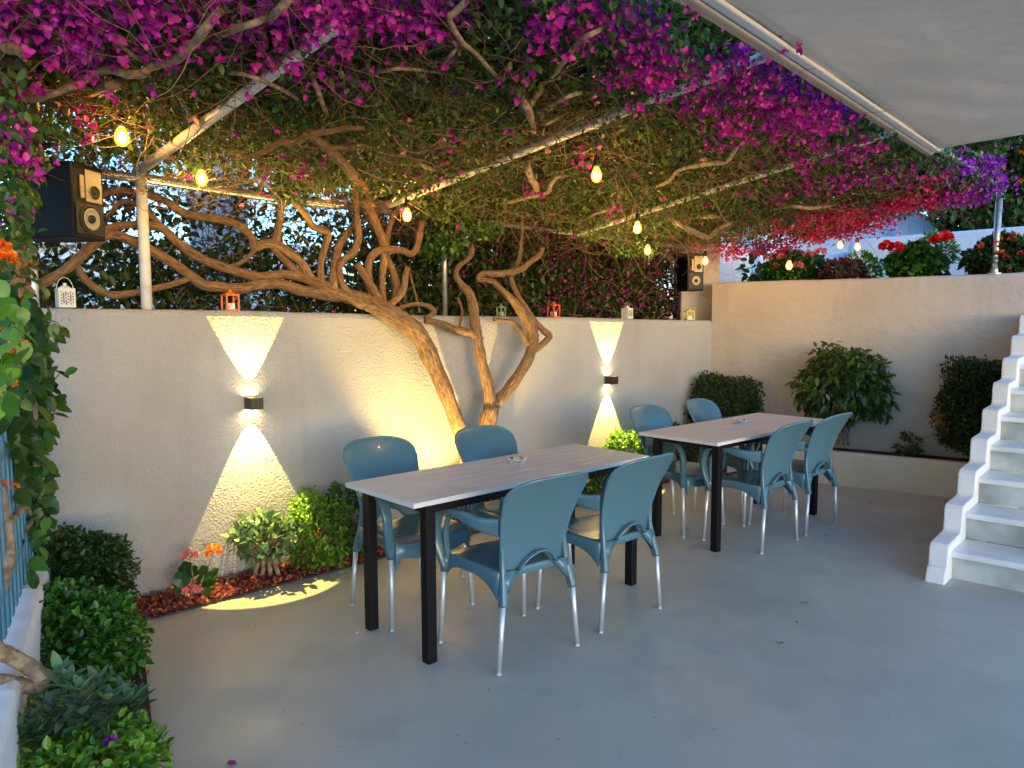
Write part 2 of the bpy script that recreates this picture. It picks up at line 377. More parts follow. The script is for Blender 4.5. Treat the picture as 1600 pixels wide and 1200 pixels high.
def blob(n, c, rad, power=.45):
    """points in an ellipsoid, thicker towards its shell"""
    d = rdir(n); r = rng.uniform(0, 1, n) ** power
    return np.array(c) + d * r[:, None] * np.array(rad), d

# ================================================================ THE SETTING
def wall_top(s): return 1.535 + .066 * s / 5.6
def sheet(name, pts, z, m, **k):
    return obj(name, [(p[0], p[1], z) for p in pts], [tuple(range(len(pts)))], m, **k)
sheet('patio_floor', [(-14, -12), (14, -12), (14, 14), (-14, 14)], 0, M_floor, kind='structure')
# soil of the beds: one strip at the foot of the wall, one along the left fence
bedA = wp(0, .30, 0); bedB = wp(5.83, .30, 0)
LD = unit(np.array([.484, -.875, 0])); LN = np.array([.875, .484, 0])       # left fence direction, out of it
L0 = np.array([-2.36, 3.62, 0])
def lp(s, off, z): return L0 + LD * s + LN * off + Z3 * z
soil = MB().prism([wp(0, .30, 0), wp(5.80, .30, 0), wp(6.3, .0, 0), wp(6.3, -.02, 0), wp(0, -.02, 0)], .004, .012)
soil.prism([lp(-.1, 0, 0), lp(3.6, 0, 0), lp(3.6, .40, 0), lp(.12, .40, 0), lp(.02, .40, 0)], .006, .034)
soil.build('bed_soil', M_soil, kind='structure')
# upper ground behind the walls
up = MB().prism([wp(12, -.2, 0), wp(0, -.2, 0), rp(0, -.2, 0), rp(14, -.2, 0), rp(14, -40, 0), wp(30, -45, 0)], 1.2, 1.46)
up.build('upper_ground', M_soil, kind='structure')
tg = MB().prism([rp(.22, -.16, 0), rp(7, -.16, 0), rp(7, -2.6, 0), rp(.22, -2.6, 0)], 1.47, 1.86)
tg.build('terrace_soil', M_soil, kind='structure')

def wall_mesh(pA, pB, top_fn, thick_dir, thick, nseg=60, wob=.006, z0=-.05, r=.035):
    """plastered wall with a rounded, slightly wavy top"""
    prof = [(0, 0), (0, -r), (.3 * r, -.3 * r), (r, 0)]
    v = []; f = []; L = np.linalg.norm(pB - pA); tv = unit(pB - pA)
    rows = None
    for i in range(nseg + 1):
        t = i / nseg; s = t * L; zt = top_fn(s) + wob * math.sin(s * 2.1 + 1) * .6 + wob * rng.normal() * .25
        ring = [(0, z0), (0, zt - r), (.12 * r, zt - .55 * r), (.45 * r, zt - .15 * r), (r, zt), (thick - r, zt), (thick - .3 * r, zt - .3 * r), (thick, zt - r), (thick, z0)]
        for o_, z in ring: v.append(pA + tv * s + thick_dir * o_ + Z3 * z)
        rows = len(ring)
    for i in range(nseg):
        for j in range(rows - 1): f.append((i * rows + j, i * rows + j + 1, (i + 1) * rows + j + 1, (i + 1) * rows + j))
    f.append(tuple(range(rows))[::-1]); f.append(tuple(range(nseg * rows, nseg * rows + rows)))
    return v, f
v, f = wall_mesh(wp(8.5, 0, 0), wp(0, 0, 0), lambda s: wall_top(8.5 - s), -N, .20)
obj('garden_wall', v, f, M_stucco, smooth=False, label='low white stucco wall behind the tables, lit by two wall lamps', cat='wall')
v, f = wall_mesh(rp(0, 0, 0), rp(9, 0, 0), lambda s: 1.935, -NR, .18)
obj('retaining_wall', v, f, M_plaster, label='taller cream plastered wall behind the clipped bushes on the right', cat='wall')
v, f = wall_mesh(rp(.35, .51, 0), rp(6, .51, 0), lambda s: .31, -NR, .10, r=.02, wob=.003)
o = obj('planter_wall', v, f, mat('planter_paint', (.66, .60, .50), .8, bump=[(14, .006), (60, .0015)], var=(2, (.58, .52, .43), .45, .8)), label='low cream planter kerb at the foot of the right-hand wall', cat='planter')
MB().prism([rp(.02, .40, 0), rp(6, .40, 0), rp(6, .005, 0), rp(.02, .005, 0)], .20, .27).build('planter_soil', M_soil, kind='structure')
# pillar beyond the corner
pc = [at(1063, 500, 8.12), at(1124, 500, 8.12)]; pd = unit(pc[1] - pc[0]); pd[2] = 0; pn = np.array([-pd[1], pd[0], 0])
pl = [np.array([p[0], p[1], 0]) for p in (pc[0], pc[1], pc[1] + pn * .4, pc[0] + pn * .4)]
bevel(MB().prism(pl, 1.46, 2.75).build('plastered_pillar', M_plaster, label='cream plastered pillar at the wall corner behind the small speaker', cat='pillar'), .02)
q0, q1 = at(1112, 440, 8.7), at(1172, 440, 9.2); q0[2] = q1[2] = 0
MB().prism([q0, q1, q1 + np.array([.1, 1.2, 0]), q0 + np.array([0, 1.2, 0])], 1.6, 2.42).build('white_block', M_white, label='short white rendered wall end right of the cream pillar', cat='wall')

# ---------------------------------------------------------------- stairs
SD = unit(np.array([.222, .238, 0])); SN = np.array([SD[1], -SD[0], 0])     # up the flight, along a step to the right
S0 = np.array([2.582, 4.219, 0]); RUN, RISE = .3259, .169
st = empty('staircase', S0 + SN * .6, label='white marble staircase with a stepped plaster cheek at the right edge', cat='stairs')
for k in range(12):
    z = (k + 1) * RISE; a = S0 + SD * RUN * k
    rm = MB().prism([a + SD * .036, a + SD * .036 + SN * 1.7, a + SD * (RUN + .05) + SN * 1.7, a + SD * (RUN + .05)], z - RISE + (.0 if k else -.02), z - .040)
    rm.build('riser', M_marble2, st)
    tm = MB().prism([a - SN * .01, a + SN * 1.7, a + SD * (RUN + .028) + SN * 1.7, a + SD * (RUN + .028) - SN * .01], z - .039, z)
    bevel(tm.build('tread', M_marble, st), .012, 3)
# stepped cheek: outline in (distance up the flight, height), soft plaster corners
prof = [(-.14, -.02), (-.125, .02), (-.09, .09)]
for k in range(13):
    x = k * RUN; z = (k + 1) * RISE
    prof += [(x - .068, z - .10), (x - .062, z + .02), (x - .035, z + .048), (x + .10, z + .052), (x + RUN - .10, z + .056)]
prof += [(13 * RUN, 13 * RISE), (13 * RUN, -.02)]
ch = MB(); ch.prism([S0 + SD * x + Z3 * z for x, z in prof], .004, -.10, SN)
o = ch.build('cheek', M_white, st); bevel(o, .014, 3, 25)

# ---------------------------------------------------------------- awning
A0 = G(1445, 239, 2.70); AD = unit(G(1068, 0, 2.70) - A0); AN = unit(G(1600, 218, 2.70) - A0)
A0 = A0 + AN * .05
aw = empty('awning', A0, label='cream fabric awning over the upper right of the patio', cat='awning')
nu, nv_ = 60, 40; vv = []
for i in range(nu + 1):
    for j in range(nv_ + 1):
        u_ = i / nu * 7; v_ = j / nv_ * 3.2
        p = A0 + AD * u_ + AN * (v_ + .02) + Z3 * (.02 + .035 * v_ + .006 * math.sin(u_ * 5 + v_ * 2) * math.exp(-v_ * .8) + .012 * math.exp(-((v_ - .35) / .12) ** 2) * math.sin(u_ * 9 + v_ * 14) * math.exp(-((u_ - 1.2) / .9) ** 2))
        vv.append(p)
ff = [(i * (nv_ + 1) + j, i * (nv_ + 1) + j + 1, (i + 1) * (nv_ + 1) + j + 1, (i + 1) * (nv_ + 1) + j) for i in range(nu) for j in range(nv_)]
fo = obj('fabric', vv, ff, M_fabric, aw, smooth=True); so = fo.modifiers.new('thick', 'SOLIDIFY'); so.thickness = .006; so.offset = 1
r_ = MB().prism([A0 - AD * .03, A0 + AD * 7, A0 + AD * 7 - AN * .05, A0 - AD * .03 - AN * .05], -.02, .06); bevel(r_.build('front_rail', M_rail, aw), .012)
h_ = MB().prism([A0 + AN * .003, A0 + AD * 7 + AN * .003, A0 + AD * 7 + AN * .05, A0 + AN * .05], -.008, .012); bevel(h_.build('hem', M_val, aw), .008)
h2 = MB().prism([A0 - AD * .005, A0 + AD * .03, A0 + AD * .03 + AN * 3.2, A0 - AD * .005 + AN * 3.2], .016, .024)
for k in (5, 6, 7, 4): pass
h2.v = [(p[0], p[1], p[2] + .035 * float((np.array(p) - A0) @ AN)) for p in h2.v]
h2.build('side_hem', M_val, aw)

# ---------------------------------------------------------------- pergola of pipes
BK = [W(60, 262, -.1), W(228, 279, -.1), W(433, 310, -.1), W(590, 327, -.1), W(900, 364, -.1), W(1085, 388, -.1)]
BEAMR = G(1563, 290, 2.75); BEAML = G(1090, 10, 2.75); BD = unit(BEAML - BEAMR)
C0 = np.mean(BK, axis=0); PX = unit(BK[-1] - BK[0]); CN = unit(np.cross(PX, (BEAMR + BEAML) / 2 - C0)); CN = CN if CN[2] > 0 else -CN
def CP(px, py, h=0.):
    """point of the canopy plane (h metres above it) under a pixel"""
    d = ray(px, py); return CAM + d * (((C0 - CAM) @ CN + h) / (d @ CN))
pg = empty('pergola_frame', wp(4.0, -.1, 1.5), label='grey pipe pergola frame carrying the flowering vine over the tables', cat='pergola')
MB().tube(BK, .026, 10).build('back_pipe', M_steel, pg, True)
MB().tube([BEAMR, BEAML + BD * 2.5], .024, 10).build('front_beam', M_steel, pg, True)
for a, b in (((213, 270), (520, 46)), ((592, 326), (1120, 118)), ((902, 365), (1440, 192))):
    hh = -.13 if a[0] == 213 else -.03; pa, pb = CP(*a, hh), CP(*b, hh + (.07 if a[0] == 213 else 0))
    MB().tube([pa, pb + unit(pb - pa) * (.05 if a[0] == 213 else .3)], .024, 12).build('rafter', M_whitepipe, pg, True)
MB().tube([W(60, 262, -.1), CP(0, 150, -.12), CP(-60, 30, -.12)], .026, 10).build('rafter', M_steel, pg, True)
MB().tube([BEAMR, CP(1400, 332), CP(1290, 352), CP(1130, 372)], .020, 10).build('side_pipe', M_whitepipe, pg, True)
pb0 = W(220, 270, -.1); pb1 = W(232, 490, -.1); pb1[2] = 1.5
MB().tube([pb0, np.array([pb0[0], pb0[1], 1.45])], .029, 12).build('post', M_whitepipe, pg, True)
pp = RW(1553, 432, -.06); pt = BEAMR.copy()
MB().tube([(pp[0], pp[1], 1.90), (pt[0], pt[1], pt[2])], .027, 12).build('post', M_steel, pg, True)
MB().lathe([(0, 0), (.06, 0), (.06, .012), (.035, .02), (.03, .05)], 16, (pp[0], pp[1], 1.93)).build('base_flange', M_steel, pg)
pm = W(693, 300, -.12)
MB().tube([(pm[0], pm[1], pm[2] + .06), (pm[0], pm[1], 1.45)], .02, 10).build('post', M_steel, pg, True)

# ================================================================ BOUGAINVILLEA
KW = FPX
def wpoly(L, r):
    """traced limb: (px, py, offset from the wall face) with radius in px -> tube"""
    P = [CP(x, y, -.15) if o == 'c' else W(x, y, o) for x, y, o in L]      # 'c': under the canopy plane
    rr = [ri * np.linalg.norm(p - CAM) / KW for ri, p in zip(r, P)]
    return P, rr
def limb(mb, L, r, sides=12, jit=.05, k=6):
    r = [q * .88 for q in r]; jit *= .6
    P, rr = wpoly(L, r); S = spline(P, k); t = np.linspace(0, len(P) - 1, len(S)); r2 = np.interp(t, range(len(P)), rr)
    v, f = tube(S, r2 * (1 + .05 * np.sin(t * 5.1)), sides, jit); n = len(v)
    mb.add(v, f + [tuple(range(sides))[::-1], tuple(range(n - sides, n))])
    al = np.concatenate([[0], np.cumsum(np.linalg.norm(np.diff(S, axis=0), axis=1))]); an = np.arange(sides) * 2 * math.pi / sides
    mb.bark = getattr(mb, 'bark', []) + [(math.cos(a) * (1 + q * 12), math.sin(a) * (1 + q * 12), l + .37 * len(mb.v)) for l, q in zip(al, r2) for a in an]
    return S
def set_bark(o, mb):
    a_ = o.data.attributes.new('bark', 'FLOAT_VECTOR', 'POINT'); a_.data.foreach_set('vector', np.array(mb.bark, dtype=np.float32).ravel())
tb = W(738, 800, .2); tb[2] = 0
tree = empty('bougainvillea', tb, label='old bougainvillea with twisted brown trunks and a magenta flowering canopy on the pergola', cat='tree')
tk = MB()
limb(tk, [(738, 835, .2), (730, 760, .2), (727, 700, .2), (712, 655, .22), (694, 608, .22), (676, 566, .2), (655, 525, .18), (626, 500, .14), (590, 480, .04), (560, 468, -.04), (525, 458, -.1)],
     [17, 13, 13, 13.5, 14, 15, 17, 17, 15, 14, 12], 16, .06)
limb(tk, [(742, 835, .22), (744, 740, .22), (756, 685, .22), (768, 636, .22)], [17, 15, 16, 14], 16, .06)
limb(tk, [(768, 640, .22), (763, 604, .2), (755, 576, .18), (749, 545, .16), (743, 510, .12), (740, 485, .08), (734, 460, .02), (721, 445, -.02), (713, 430, -.05), (716, 417, -.07), (735, 400, -.08), (738, 380, -.08), (742, 357, -.06), (757, 332, -.02), (776, 319, .05)],
     [11, 10, 10, 9, 9, 9.5, 8.5, 6.5, 5, 4.5, 4.5, 4, 4, 3.5, 3], 14, .06)
limb(tk, [(770, 634, .22), (792, 611, .24), (812, 584, .26), (826, 559, .26), (833, 533, .24), (829, 510, .2), (817, 491, .16), (806, 475, .12), (790, 459, .08), (772, 442, .03), (764, 435, 0)],
     [12, 10, 10, 9.5, 10.5, 11, 9, 8, 6, 5, 4], 14, .06)
set_bark(tk.build('trunk', M_bark, tree, True), tk)
lb = MB()
B = [
 ([(530, 462, -.1), (475, 455, -.12), (437, 444, -.13), (400, 446, -.14), (375, 451, -.15), (340, 448, -.16), (317, 445, -.16), (296, 429, -.17), (265, 408, -.18), (231, 389, -.18), (196, 372, -.18), (175, 366, -.18), (160, 372, -.16), (139, 388, -.14), (112, 414, -.12), (76, 438, -.12), (50, 452, -.12)], [12, 10, 9, 9, 9, 9, 9, 8, 8, 8, 8, 8, 8, 8, 7.5, 7, 6]),
 ([(560, 466, -.04), (520, 456, -.1), (482, 437, -.12), (450, 429, -.14), (425, 431, -.14), (401, 432, -.15), (362, 422, -.16), (322, 408, -.17), (296, 393, -.18), (270, 372, -.18), (249, 355, -.18), (202, 351, -.18), (150, 360, -.2)], [12, 11, 9, 8, 8, 8, 8, 8, 8, 7, 7, 6, 5]),
 ([(270, 372, -.18), (249, 350, -.2), (228, 330, -.22), (210, 318, -.22), (190, 316, -.24), (165, 340, -.25)], [6, 5, 5, 4, 4, 3]),
 ([(520, 452, -.1), (487, 437, -.12), (470, 410, -.13), (448, 392, -.13), (430, 381, -.14), (410, 382, -.15), (399, 387, -.15), (393, 372, -.16), (375, 353, -.16), (349, 344, -.16), (309, 338, -.17), (283, 331, -.17), (259, 314, -.17), (231, 305, -.18), (186, 298, -.18), (150, 309, -.2), (120, 330, -.2)], [9, 9, 8, 8, 9, 8, 7, 7, 7, 6.5, 7, 7, 6, 6, 5.5, 5, 4]),
 ([(500, 452, -.12), (470, 430, -.14), (440, 402, -.15), (425, 385, -.15)], [7, 6.5, 6, 6]),
 ([(430, 385, -.14), (434, 360, -.12), (439, 330, -.08), (438, 300, -.05), (437, 280, -.02)], [7, 6.5, 6, 6, 5]),
 ([(300, 432, -.17), (291, 437, -.17), (270, 444, -.17), (231, 453, -.16), (186, 461, -.15), (160, 456, -.14), (133, 437, -.13), (120, 414, -.12), (115, 398, -.12)], [5, 5, 5, 5.5, 6, 6, 6, 5, 4]),
 ([(399, 387, -.15), (392, 398, -.15), (375, 411, -.15), (350, 418, -.15)], [5, 4, 3.5, 3]),
 ([(502, 448, -.1), (501, 412, -.12), (508, 385, -.12), (512, 365, -.1), (500, 358, -.1), (487, 352, -.1), (475, 332, -.06), (455, 312, -.03), (440, 300, 0)], [7, 6, 6, 6.5, 6.5, 6, 6, 5, 5]),
 ([(520, 452, -.08), (524, 407, -.12), (532, 380, -.14), (547, 360, -.14), (556, 345, -.12)], [8, 7, 7, 6, 5]),
 ([(548, 462, -.05), (534, 442, -.06), (530, 420, -.08), (538, 405, -.08), (552, 395, -.07), (560, 372, -.06), (557, 337, -.03), (554, 300, .03), (548, 270, .08)], [6, 6, 6, 6, 7, 7, 5.5, 5, 4]),
 ([(592, 474, 0), (588, 460, -.02), (575, 440, -.04), (565, 424, -.05), (558, 412, -.05)], [8, 7.5, 7, 7, 6]),
 ([(590, 474, -.05), (577, 445, -.06), (576, 412, -.06), (588, 394, -.05), (608, 390, -.04), (630, 392, -.03), (642, 397, -.02), (652, 386, 0), (657, 360, .02), (664, 338, .03), (685, 326, .06), (725, 321, .1), (775, 318, .14), (812, 313, .18)], [7, 7, 7, 7, 7, 6, 6, 6, 6, 5, 4.5, 4, 4, 4]),
 ([(600, 480, -.03), (597, 440, -.08), (600, 405, -.08), (598, 376, -.06), (585, 348, -.02), (575, 318, .03), (568, 293, .10), (540, 260, 'c'), (512, 232, 'c'), (485, 209, 'c')], [6, 6, 7, 8.5, 9, 9, 9, 9, 9, 8]),
 ([(607, 478, -.02), (622, 465, -.02), (631, 450, -.02), (634, 430, -.03), (638, 418, -.03)], [6, 6, 6, 5.5, 5]),
 ([(618, 470, -.1), (620, 450, -.12), (614, 425, -.14), (606, 405, -.12), (604, 378, -.1), (612, 345, -.06), (622, 325, -.02)], [8, 8, 7, 6, 5, 5, 4]),
 ([(485, 210, 'c'), (460, 222, 'c'), (437, 223, 'c'), (415, 236, 'c'), (385, 246, 'c')], [7, 6, 5.5, 5, 4]),
 ([(485, 210, 'c'), (515, 205, 'c'), (540, 201, 'c'), (570, 200, 'c')], [6, 5, 4.5, 3]),
 ([(512, 232, 'c'), (540, 230, 'c'), (556, 229, 'c')], [5, 4, 3]),
 ([(750, 532, .14), (738, 521, .14), (712, 515, .13), (690, 506, .12), (665, 500, .12)], [8, 7, 7, 6, 6]),
 ([(617, 484, .08), (640, 476, .1), (660, 476, .1), (674, 481, .1), (678, 489, .1), (664, 497, .1)], [3.5, 3.5, 4, 5, 5, 4]),
 ([(833, 548, .26), (845, 540, .28), (859, 526, .28), (851, 518, .26), (835, 502, .2), (823, 482, .14), (809, 462, .08), (798, 434, .03), (806, 417, .02), (812, 400, .02), (815, 370, .04), (816, 340, .08), (812, 318, .12)], [6, 6, 5.5, 6, 5.5, 5, 5, 5, 5, 4, 3.5, 3.2, 3]),
 ([(824, 540, .3), (816, 520, .28), (806, 507, .22), (796, 502, .2), (780, 500, .16), (770, 498, .12)], [5, 5, 4.5, 4, 4, 3]),
 ([(770, 440, .03), (760, 438, .02), (747, 436, .02), (754, 428, .03), (775, 428, .05), (795, 426, .08), (815, 420, .1), (826, 411, .12), (843, 398, .15), (848, 386, .18)], [5, 5, 5, 5.5, 6, 6, 6, 5.5, 5, 4]),
 ([(727, 685, .2), (706, 640, .18), (693, 610, .16), (685, 592, .14)], [2.5, 2.2, 2.2, 2]),
 ([(640, 425, -.05), (648, 455, .02), (656, 488, .1)], [2, 2, 2]),
 ([(715, 465, -.02), (722, 485, .03), (718, 512, .08)], [2.5, 2.5, 2.5]),
]
for Lp, r in B: limb(lb, Lp, r, 9, .05, 5)
set_bark(lb.build('limbs', M_bark, tree, True), lb)
# traced limbs of the canopy underside
def cpoly(mb, L, r, h=-.125):
    P = [CP(x, y, h + .02 * math.sin(i * 1.7) + (.17 if i in (0, len(L) - 1) else 0)) for i, (x, y) in enumerate(L)]; rr = [q * np.linalg.norm(p - CAM) / KW for q, p in zip(r, P)]
    S = spline(P, 5); t = np.linspace(0, len(P) - 1, len(S)); v, f = tube(S, np.interp(t, range(len(P)), rr), 7, .06); obj('canopy_limb', v, f, M_limb, tree, True)
cl = MB()
for Lp, r in [
 ([(-10, 148), (5, 150), (50, 155), (82, 147), (120, 131), (162, 110), (195, 115), (225, 114), (235, 104), (275, 92), (303, 68), (332, 30), (365, -5)], [4, 4, 4, 4, 4.5, 5, 6, 6, 6, 6, 6, 6, 6]),
 ([(130, 50), (170, 56), (205, 85), (232, 98)], [3, 3, 3, 3]), ([(142, 146), (160, 137), (180, 132), (190, 121)], [5, 6, 6.5, 4]),
 ([(400, 35), (425, 25), (450, 0), (462, -20)], [6, 6, 6, 6]), ([(322, 66), (360, 48), (400, 35), (430, 18)], [4, 4.5, 5, 5]),
 ([(0, 60), (12, 72), (30, 80), (38, 92)], [10, 9, 6, 4]), ([(0, 133), (25, 128), (46, 118)], [5, 4, 3]),
 ([(475, 95), (492, 130), (505, 165), (514, 186)], [3.5, 3.5, 3, 3]), ([(735, -5), (710, 20), (702, 30), (722, 65), (745, 85), (765, 108), (790, 132)], [5, 5, 4, 3.5, 3.5, 3, 3]),
 ([(722, 65), (700, 92), (690, 105)], [3, 3, 2.5]), ([(815, 143), (818, 160), (827, 177), (834, 205)], [6, 7, 6, 5]), ([(820, 163), (838, 150), (848, 136)], [5, 4, 3.5]),
 ([(850, 130), (870, 110), (905, 65), (930, 50), (945, 40)], [3.5, 4, 4, 4, 3]), ([(828, 175), (860, 165), (895, 148), (925, 143)], [3, 3, 3, 2.5]),
 ([(823, 245), (825, 262), (830, 278), (838, 292), (840, 305)], [5, 5, 5, 5, 4]), ([(835, 190), (855, 193), (890, 172)], [2.5, 2.5, 2]),
 ([(835, 284), (870, 277), (905, 268)], [3, 3, 2.5]), ([(780, 318), (820, 308), (855, 300), (862, 286), (885, 260)], [4, 4.5, 4, 3.5, 3]),
 ([(1050, 335), (1062, 350), (1082, 361), (1105, 370), (1122, 358), (1137, 350), (1158, 343)], [3.5, 4.5, 4.5, 4.5, 4, 3.5, 3]), ([(1105, 370), (1130, 360), (1150, 348)], [3, 3, 3]),
 ([(990, 300), (1040, 285), (1062, 265), (1100, 257), (1135, 252), (1150, 233), (1165, 218)], [3, 3, 3, 3.5, 3.5, 3, 3]), ([(1065, 339), (1110, 338), (1130, 337)], [4, 4, 3]),
 ([(900, 348), (940, 330), (980, 325)], [4, 3, 3]), ([(1185, 330), (1230, 322), (1270, 325), (1330, 315)], [2.5, 3, 3, 2]), ([(1300, 290), (1360, 280), (1400, 262)], [2, 2, 2]),
 ([(565, 120), (600, 110), (640, 108), (700, 115)], [2.5, 2.5, 2.5, 2]), ([(640, 243), (660, 258), (690, 268)], [3, 3, 3]), ([(330, 120), (375, 115), (440, 140), (480, 165)], [3, 3, 3, 2])]:
    cpoly(cl, Lp, r)

# canopy coordinates: q along the wall (0 at right corner side), a from back pipe (0) to front beam (1)
E1 = PX; E2 = unit(np.cross(CN, E1)); E2 = E2 if E2 @ N > 0 else -E2
def ab(P): d = np.asarray(P) - C0; return d @ E1, d @ E2
def cpt(q, a, h): return C0 + np.outer(q, E1) + np.outer(a, E2) + np.outer(h, CN)
q_l, _ = ab(CP(-150, 250)); q_r, _ = ab(BEAMR); q_rb, _ = ab(CP(1120, 374))
a_f = ab(BEAMR)[1]; print('canopy', q_l, q_r, q_rb, a_f, ab(BEAML))
def in_canopy(q, a):
    """right edge runs from the wall corner out to the beam post"""
    qe = q_rb + (q_r - q_rb) * np.clip(a / a_f, 0, 1.2) + .12 * np.sin(a * 7) + .15
    fr = a_f + .10 + .06 * np.sin(q * 5)
    return (q < qe) & (a > -.25) & (a < fr)
def projpx(P):
    d = np.asarray(P) - CAM; z = d @ FW; return 800 + FPX * (d @ RT) / z, 600 - FPX * (d @ UP) / z
def canopy_pts(n, hlo, hhi, dens=None):
    out = []; tot = 0
    while tot < n:
        q = rng.uniform(q_l - .6, q_r + .3, n); a = rng.uniform(-.25, a_f + .2, n); h = rng.uniform(hlo, hhi, n)
        k = in_canopy(q, a)
        if dens is not None: k &= rng.uniform(0, 1, n) < dens(q, a, h)
        p = cpt(q[k], a[k], h[k]); x, y = projpx(p); dd = (p - CAM) @ FW
        vis = (dd > .5) & (x > -220) & (x < 1700) & (y > -260)
        p = p[vis]; out.append(p); tot += len(p)
    return np.vstack(out)[:n]
# lumpy density: clumps and thin places in world space
_cl = rng.uniform(-1, 1, (60, 2)) * [(q_r - q_l) / 2 + .5, a_f / 2 + .2] + [(q_r + q_l) / 2, a_f / 2]; _cw = rng.uniform(.10, .32, 60); _cs = rng.choice([-1, 1], 60)
def lump(q, a):
    s = np.zeros(len(q))
    for c, w_, g in zip(_cl, _cw, _cs): s += g * np.exp(-((q - c[0]) ** 2 + (a - c[1]) ** 2) / w_ ** 2)
    return np.clip(.55 + .5 * s, .05, 1)
def back_thin(q, a):   # the vine thins out over the left of the back pipe
    left = np.clip((-.6 - q) / 1.2, 0, 1); back = np.clip((.22 - a) / .35, 0, 1)
    return 1 - .75 * left * back
P = canopy_pts(38000, -.10, .12, lambda q, a, h: lump(q, a) * back_thin(q, a) * ((a > .40) | (h > .01)))
P2 = canopy_pts(34000, .08, .42, lambda q, a, h: back_thin(q, a))
P3 = canopy_pts(22000, .25, .6, lambda q, a, h: back_thin(q, a) ** 2)
L1 = rng.uniform(.022, .048, len(P)); L2 = rng.uniform(.04, .075, len(P2))
v1 = leaf_mesh(P, unit(rdir(len(P)) + [0, 0, -.5]), unit(rdir(len(P)) * .7 + Z3), L1, .62)
v2 = leaf_mesh(P2, rdir(len(P2)), unit(rdir(len(P2)) * .7 + Z3), L2, .7)
v3 = leaf_mesh(P3, unit(rdir(len(P3)) * [1, 1, .3]), unit(rdir(len(P3)) * .5 + Z3), rng.uniform(.08, .12, len(P3)), .8)
obj('foliage', *join([v1, v2, v3]), M_leaf, tree)
# twigs: tangles of thin curved wood on the underside
def twig_mesh(P, D, Ln, r, seg=5, curl=.5):
    n = len(P); pts = [P]; d = unit(D)
    for i in range(seg): d = unit(d + rdir(n) * curl); pts.append(pts[-1] + d * (Ln / seg)[:, None])
    pts = np.stack(pts, 1); rr = np.asarray(r)[:, None] * np.linspace(1, .45, seg + 1)[None]
    tg = np.gradient(pts, axis=1); tg = unit(tg); s = unit(np.cross(tg, rdir(n)[:, None] + 0 * tg)); t = np.cross(tg, s); k = 3
    an = np.arange(k) * 2 * math.pi / k
    V = pts[:, :, None] + rr[..., None, None] * (np.cos(an)[None, None, :, None] * s[:, :, None] + np.sin(an)[None, None, :, None] * t[:, :, None])
    m = (seg + 1) * k; base = np.arange(n)[:, None] * m; F = []
    for i in range(seg):
        for j in range(k): F.append(base + np.array([i * k + j, i * k + (j + 1) % k, (i + 1) * k + (j + 1) % k, (i + 1) * k + j]))
    return V.reshape(-1, 3), np.stack(F, 1).reshape(-1, 4)
P = canopy_pts(6500, -.12, .12, lambda q, a, h: np.clip(1.15 - lump(q, a) * .5, .1, 1) * (a < a_f - .22))
n = len(P); D = unit(np.outer(rng.normal(size=n) * 1.3, E1) + np.outer(rng.normal(size=n) * .8, E2) + np.outer(rng.normal(size=n) * .25, CN))
tw1 = twig_mesh(P, D, rng.uniform(.12, .6, n), rng.uniform(.0009, .0032, n), 6, .42)
P = canopy_pts(7000, -.05, .2, lambda q, a, h: back_thin(q, a) * (a < a_f - .15)); n = len(P)
tw2 = twig_mesh(P, rdir(n), rng.uniform(.08, .3, n), rng.uniform(.001, .0022, n), 5, .6)
obj('twigs', *join([tw1, tw2]), M_twig, tree)
# bracts: clouds placed where the photograph has them
def cloud(spots, m, name, size=(.018, .032)):
    out = []
    for px, py, rad, n, h in spots:
        if py <= 62 and 280 < px < 1000: rad *= .6; py -= 18
        c = CP(px, py, h); k = max(1, n // 7)
        cc = c + rng.normal(size=(k, 3)) * np.array([rad, rad, .05]) * .5      # sprays
        n = int(n * 1.35); i = rng.integers(0, k, n); out.append(cc[i] + rng.normal(size=(n, 3)) * .045)
    P = np.vstack(out); nrm = unit(rdir(len(P)) + np.array([-.1, -.7, -.7]))
    obj(name, *bract_mesh(P, nrm, rng.uniform(*size, len(P))), m, tree)
cloud([(40, 20, .30, 260, -.06), (150, 50, .25, 150, -.08), (230, 20, .25, 110, -.05), (330, 20, .2, 80, 0), (100, 110, .3, 40, -.05), (520, 36, .07, 40, -.13), (480, 25, .25, 120, -.02), (560, 30, .25, 130, -.03),
       (660, 20, .22, 90, -.03), (640, 60, .3, 35, -.05), (560, 90, .3, 22, -.05), (410, 80, .2, 40, -.06), (700, 100, .3, 14, -.06), (860, 60, .22, 70, -.07), (950, 25, .2, 60, 0), (900, 30, .2, 40, -.04),
       (1010, 20, .12, 45, -.02), (1020, 60, .15, 40, -.04), (990, 100, .15, 50, -.08), (1060, 100, .15, 60, -.06), (1130, 100, .18, 90, -.04), (1010, 140, .14, 35, -.08), (1100, 165, .14, 40, -.09),
       (1140, 190, .10, 40, -.12), (1175, 120, .16, 110, -.05), (1200, 160, .16, 60, -.05), (1230, 170, .18, 160, -.04), (1280, 190, .2, 120, -.05), (1250, 240, .2, 60, -.07), (1330, 230, .2, 90, -.06),
       (1290, 280, .22, 110, -.06), (1350, 270, .22, 120, -.05), (1230, 300, .25, 60, -.07), (1180, 190, .2, 40, -.06), (700, 255, .35, 16, -.06), (450, 270, .3, 26, -.05), (850, 285, .3, 18, -.06),
       (130, 190, .05, 14, -.08), (20, 210, .15, 60, -.05), (1210, 360, .3, 60, -.04), (880, 330, .3, 14, -.04), (950, 330, .2, 14, -.08), (1170, 300, .3, 22, -.06), (690, 200, .1, 8, -.06), (900, 250, .15, 12, -.1)], M_mag, 'blossoms')
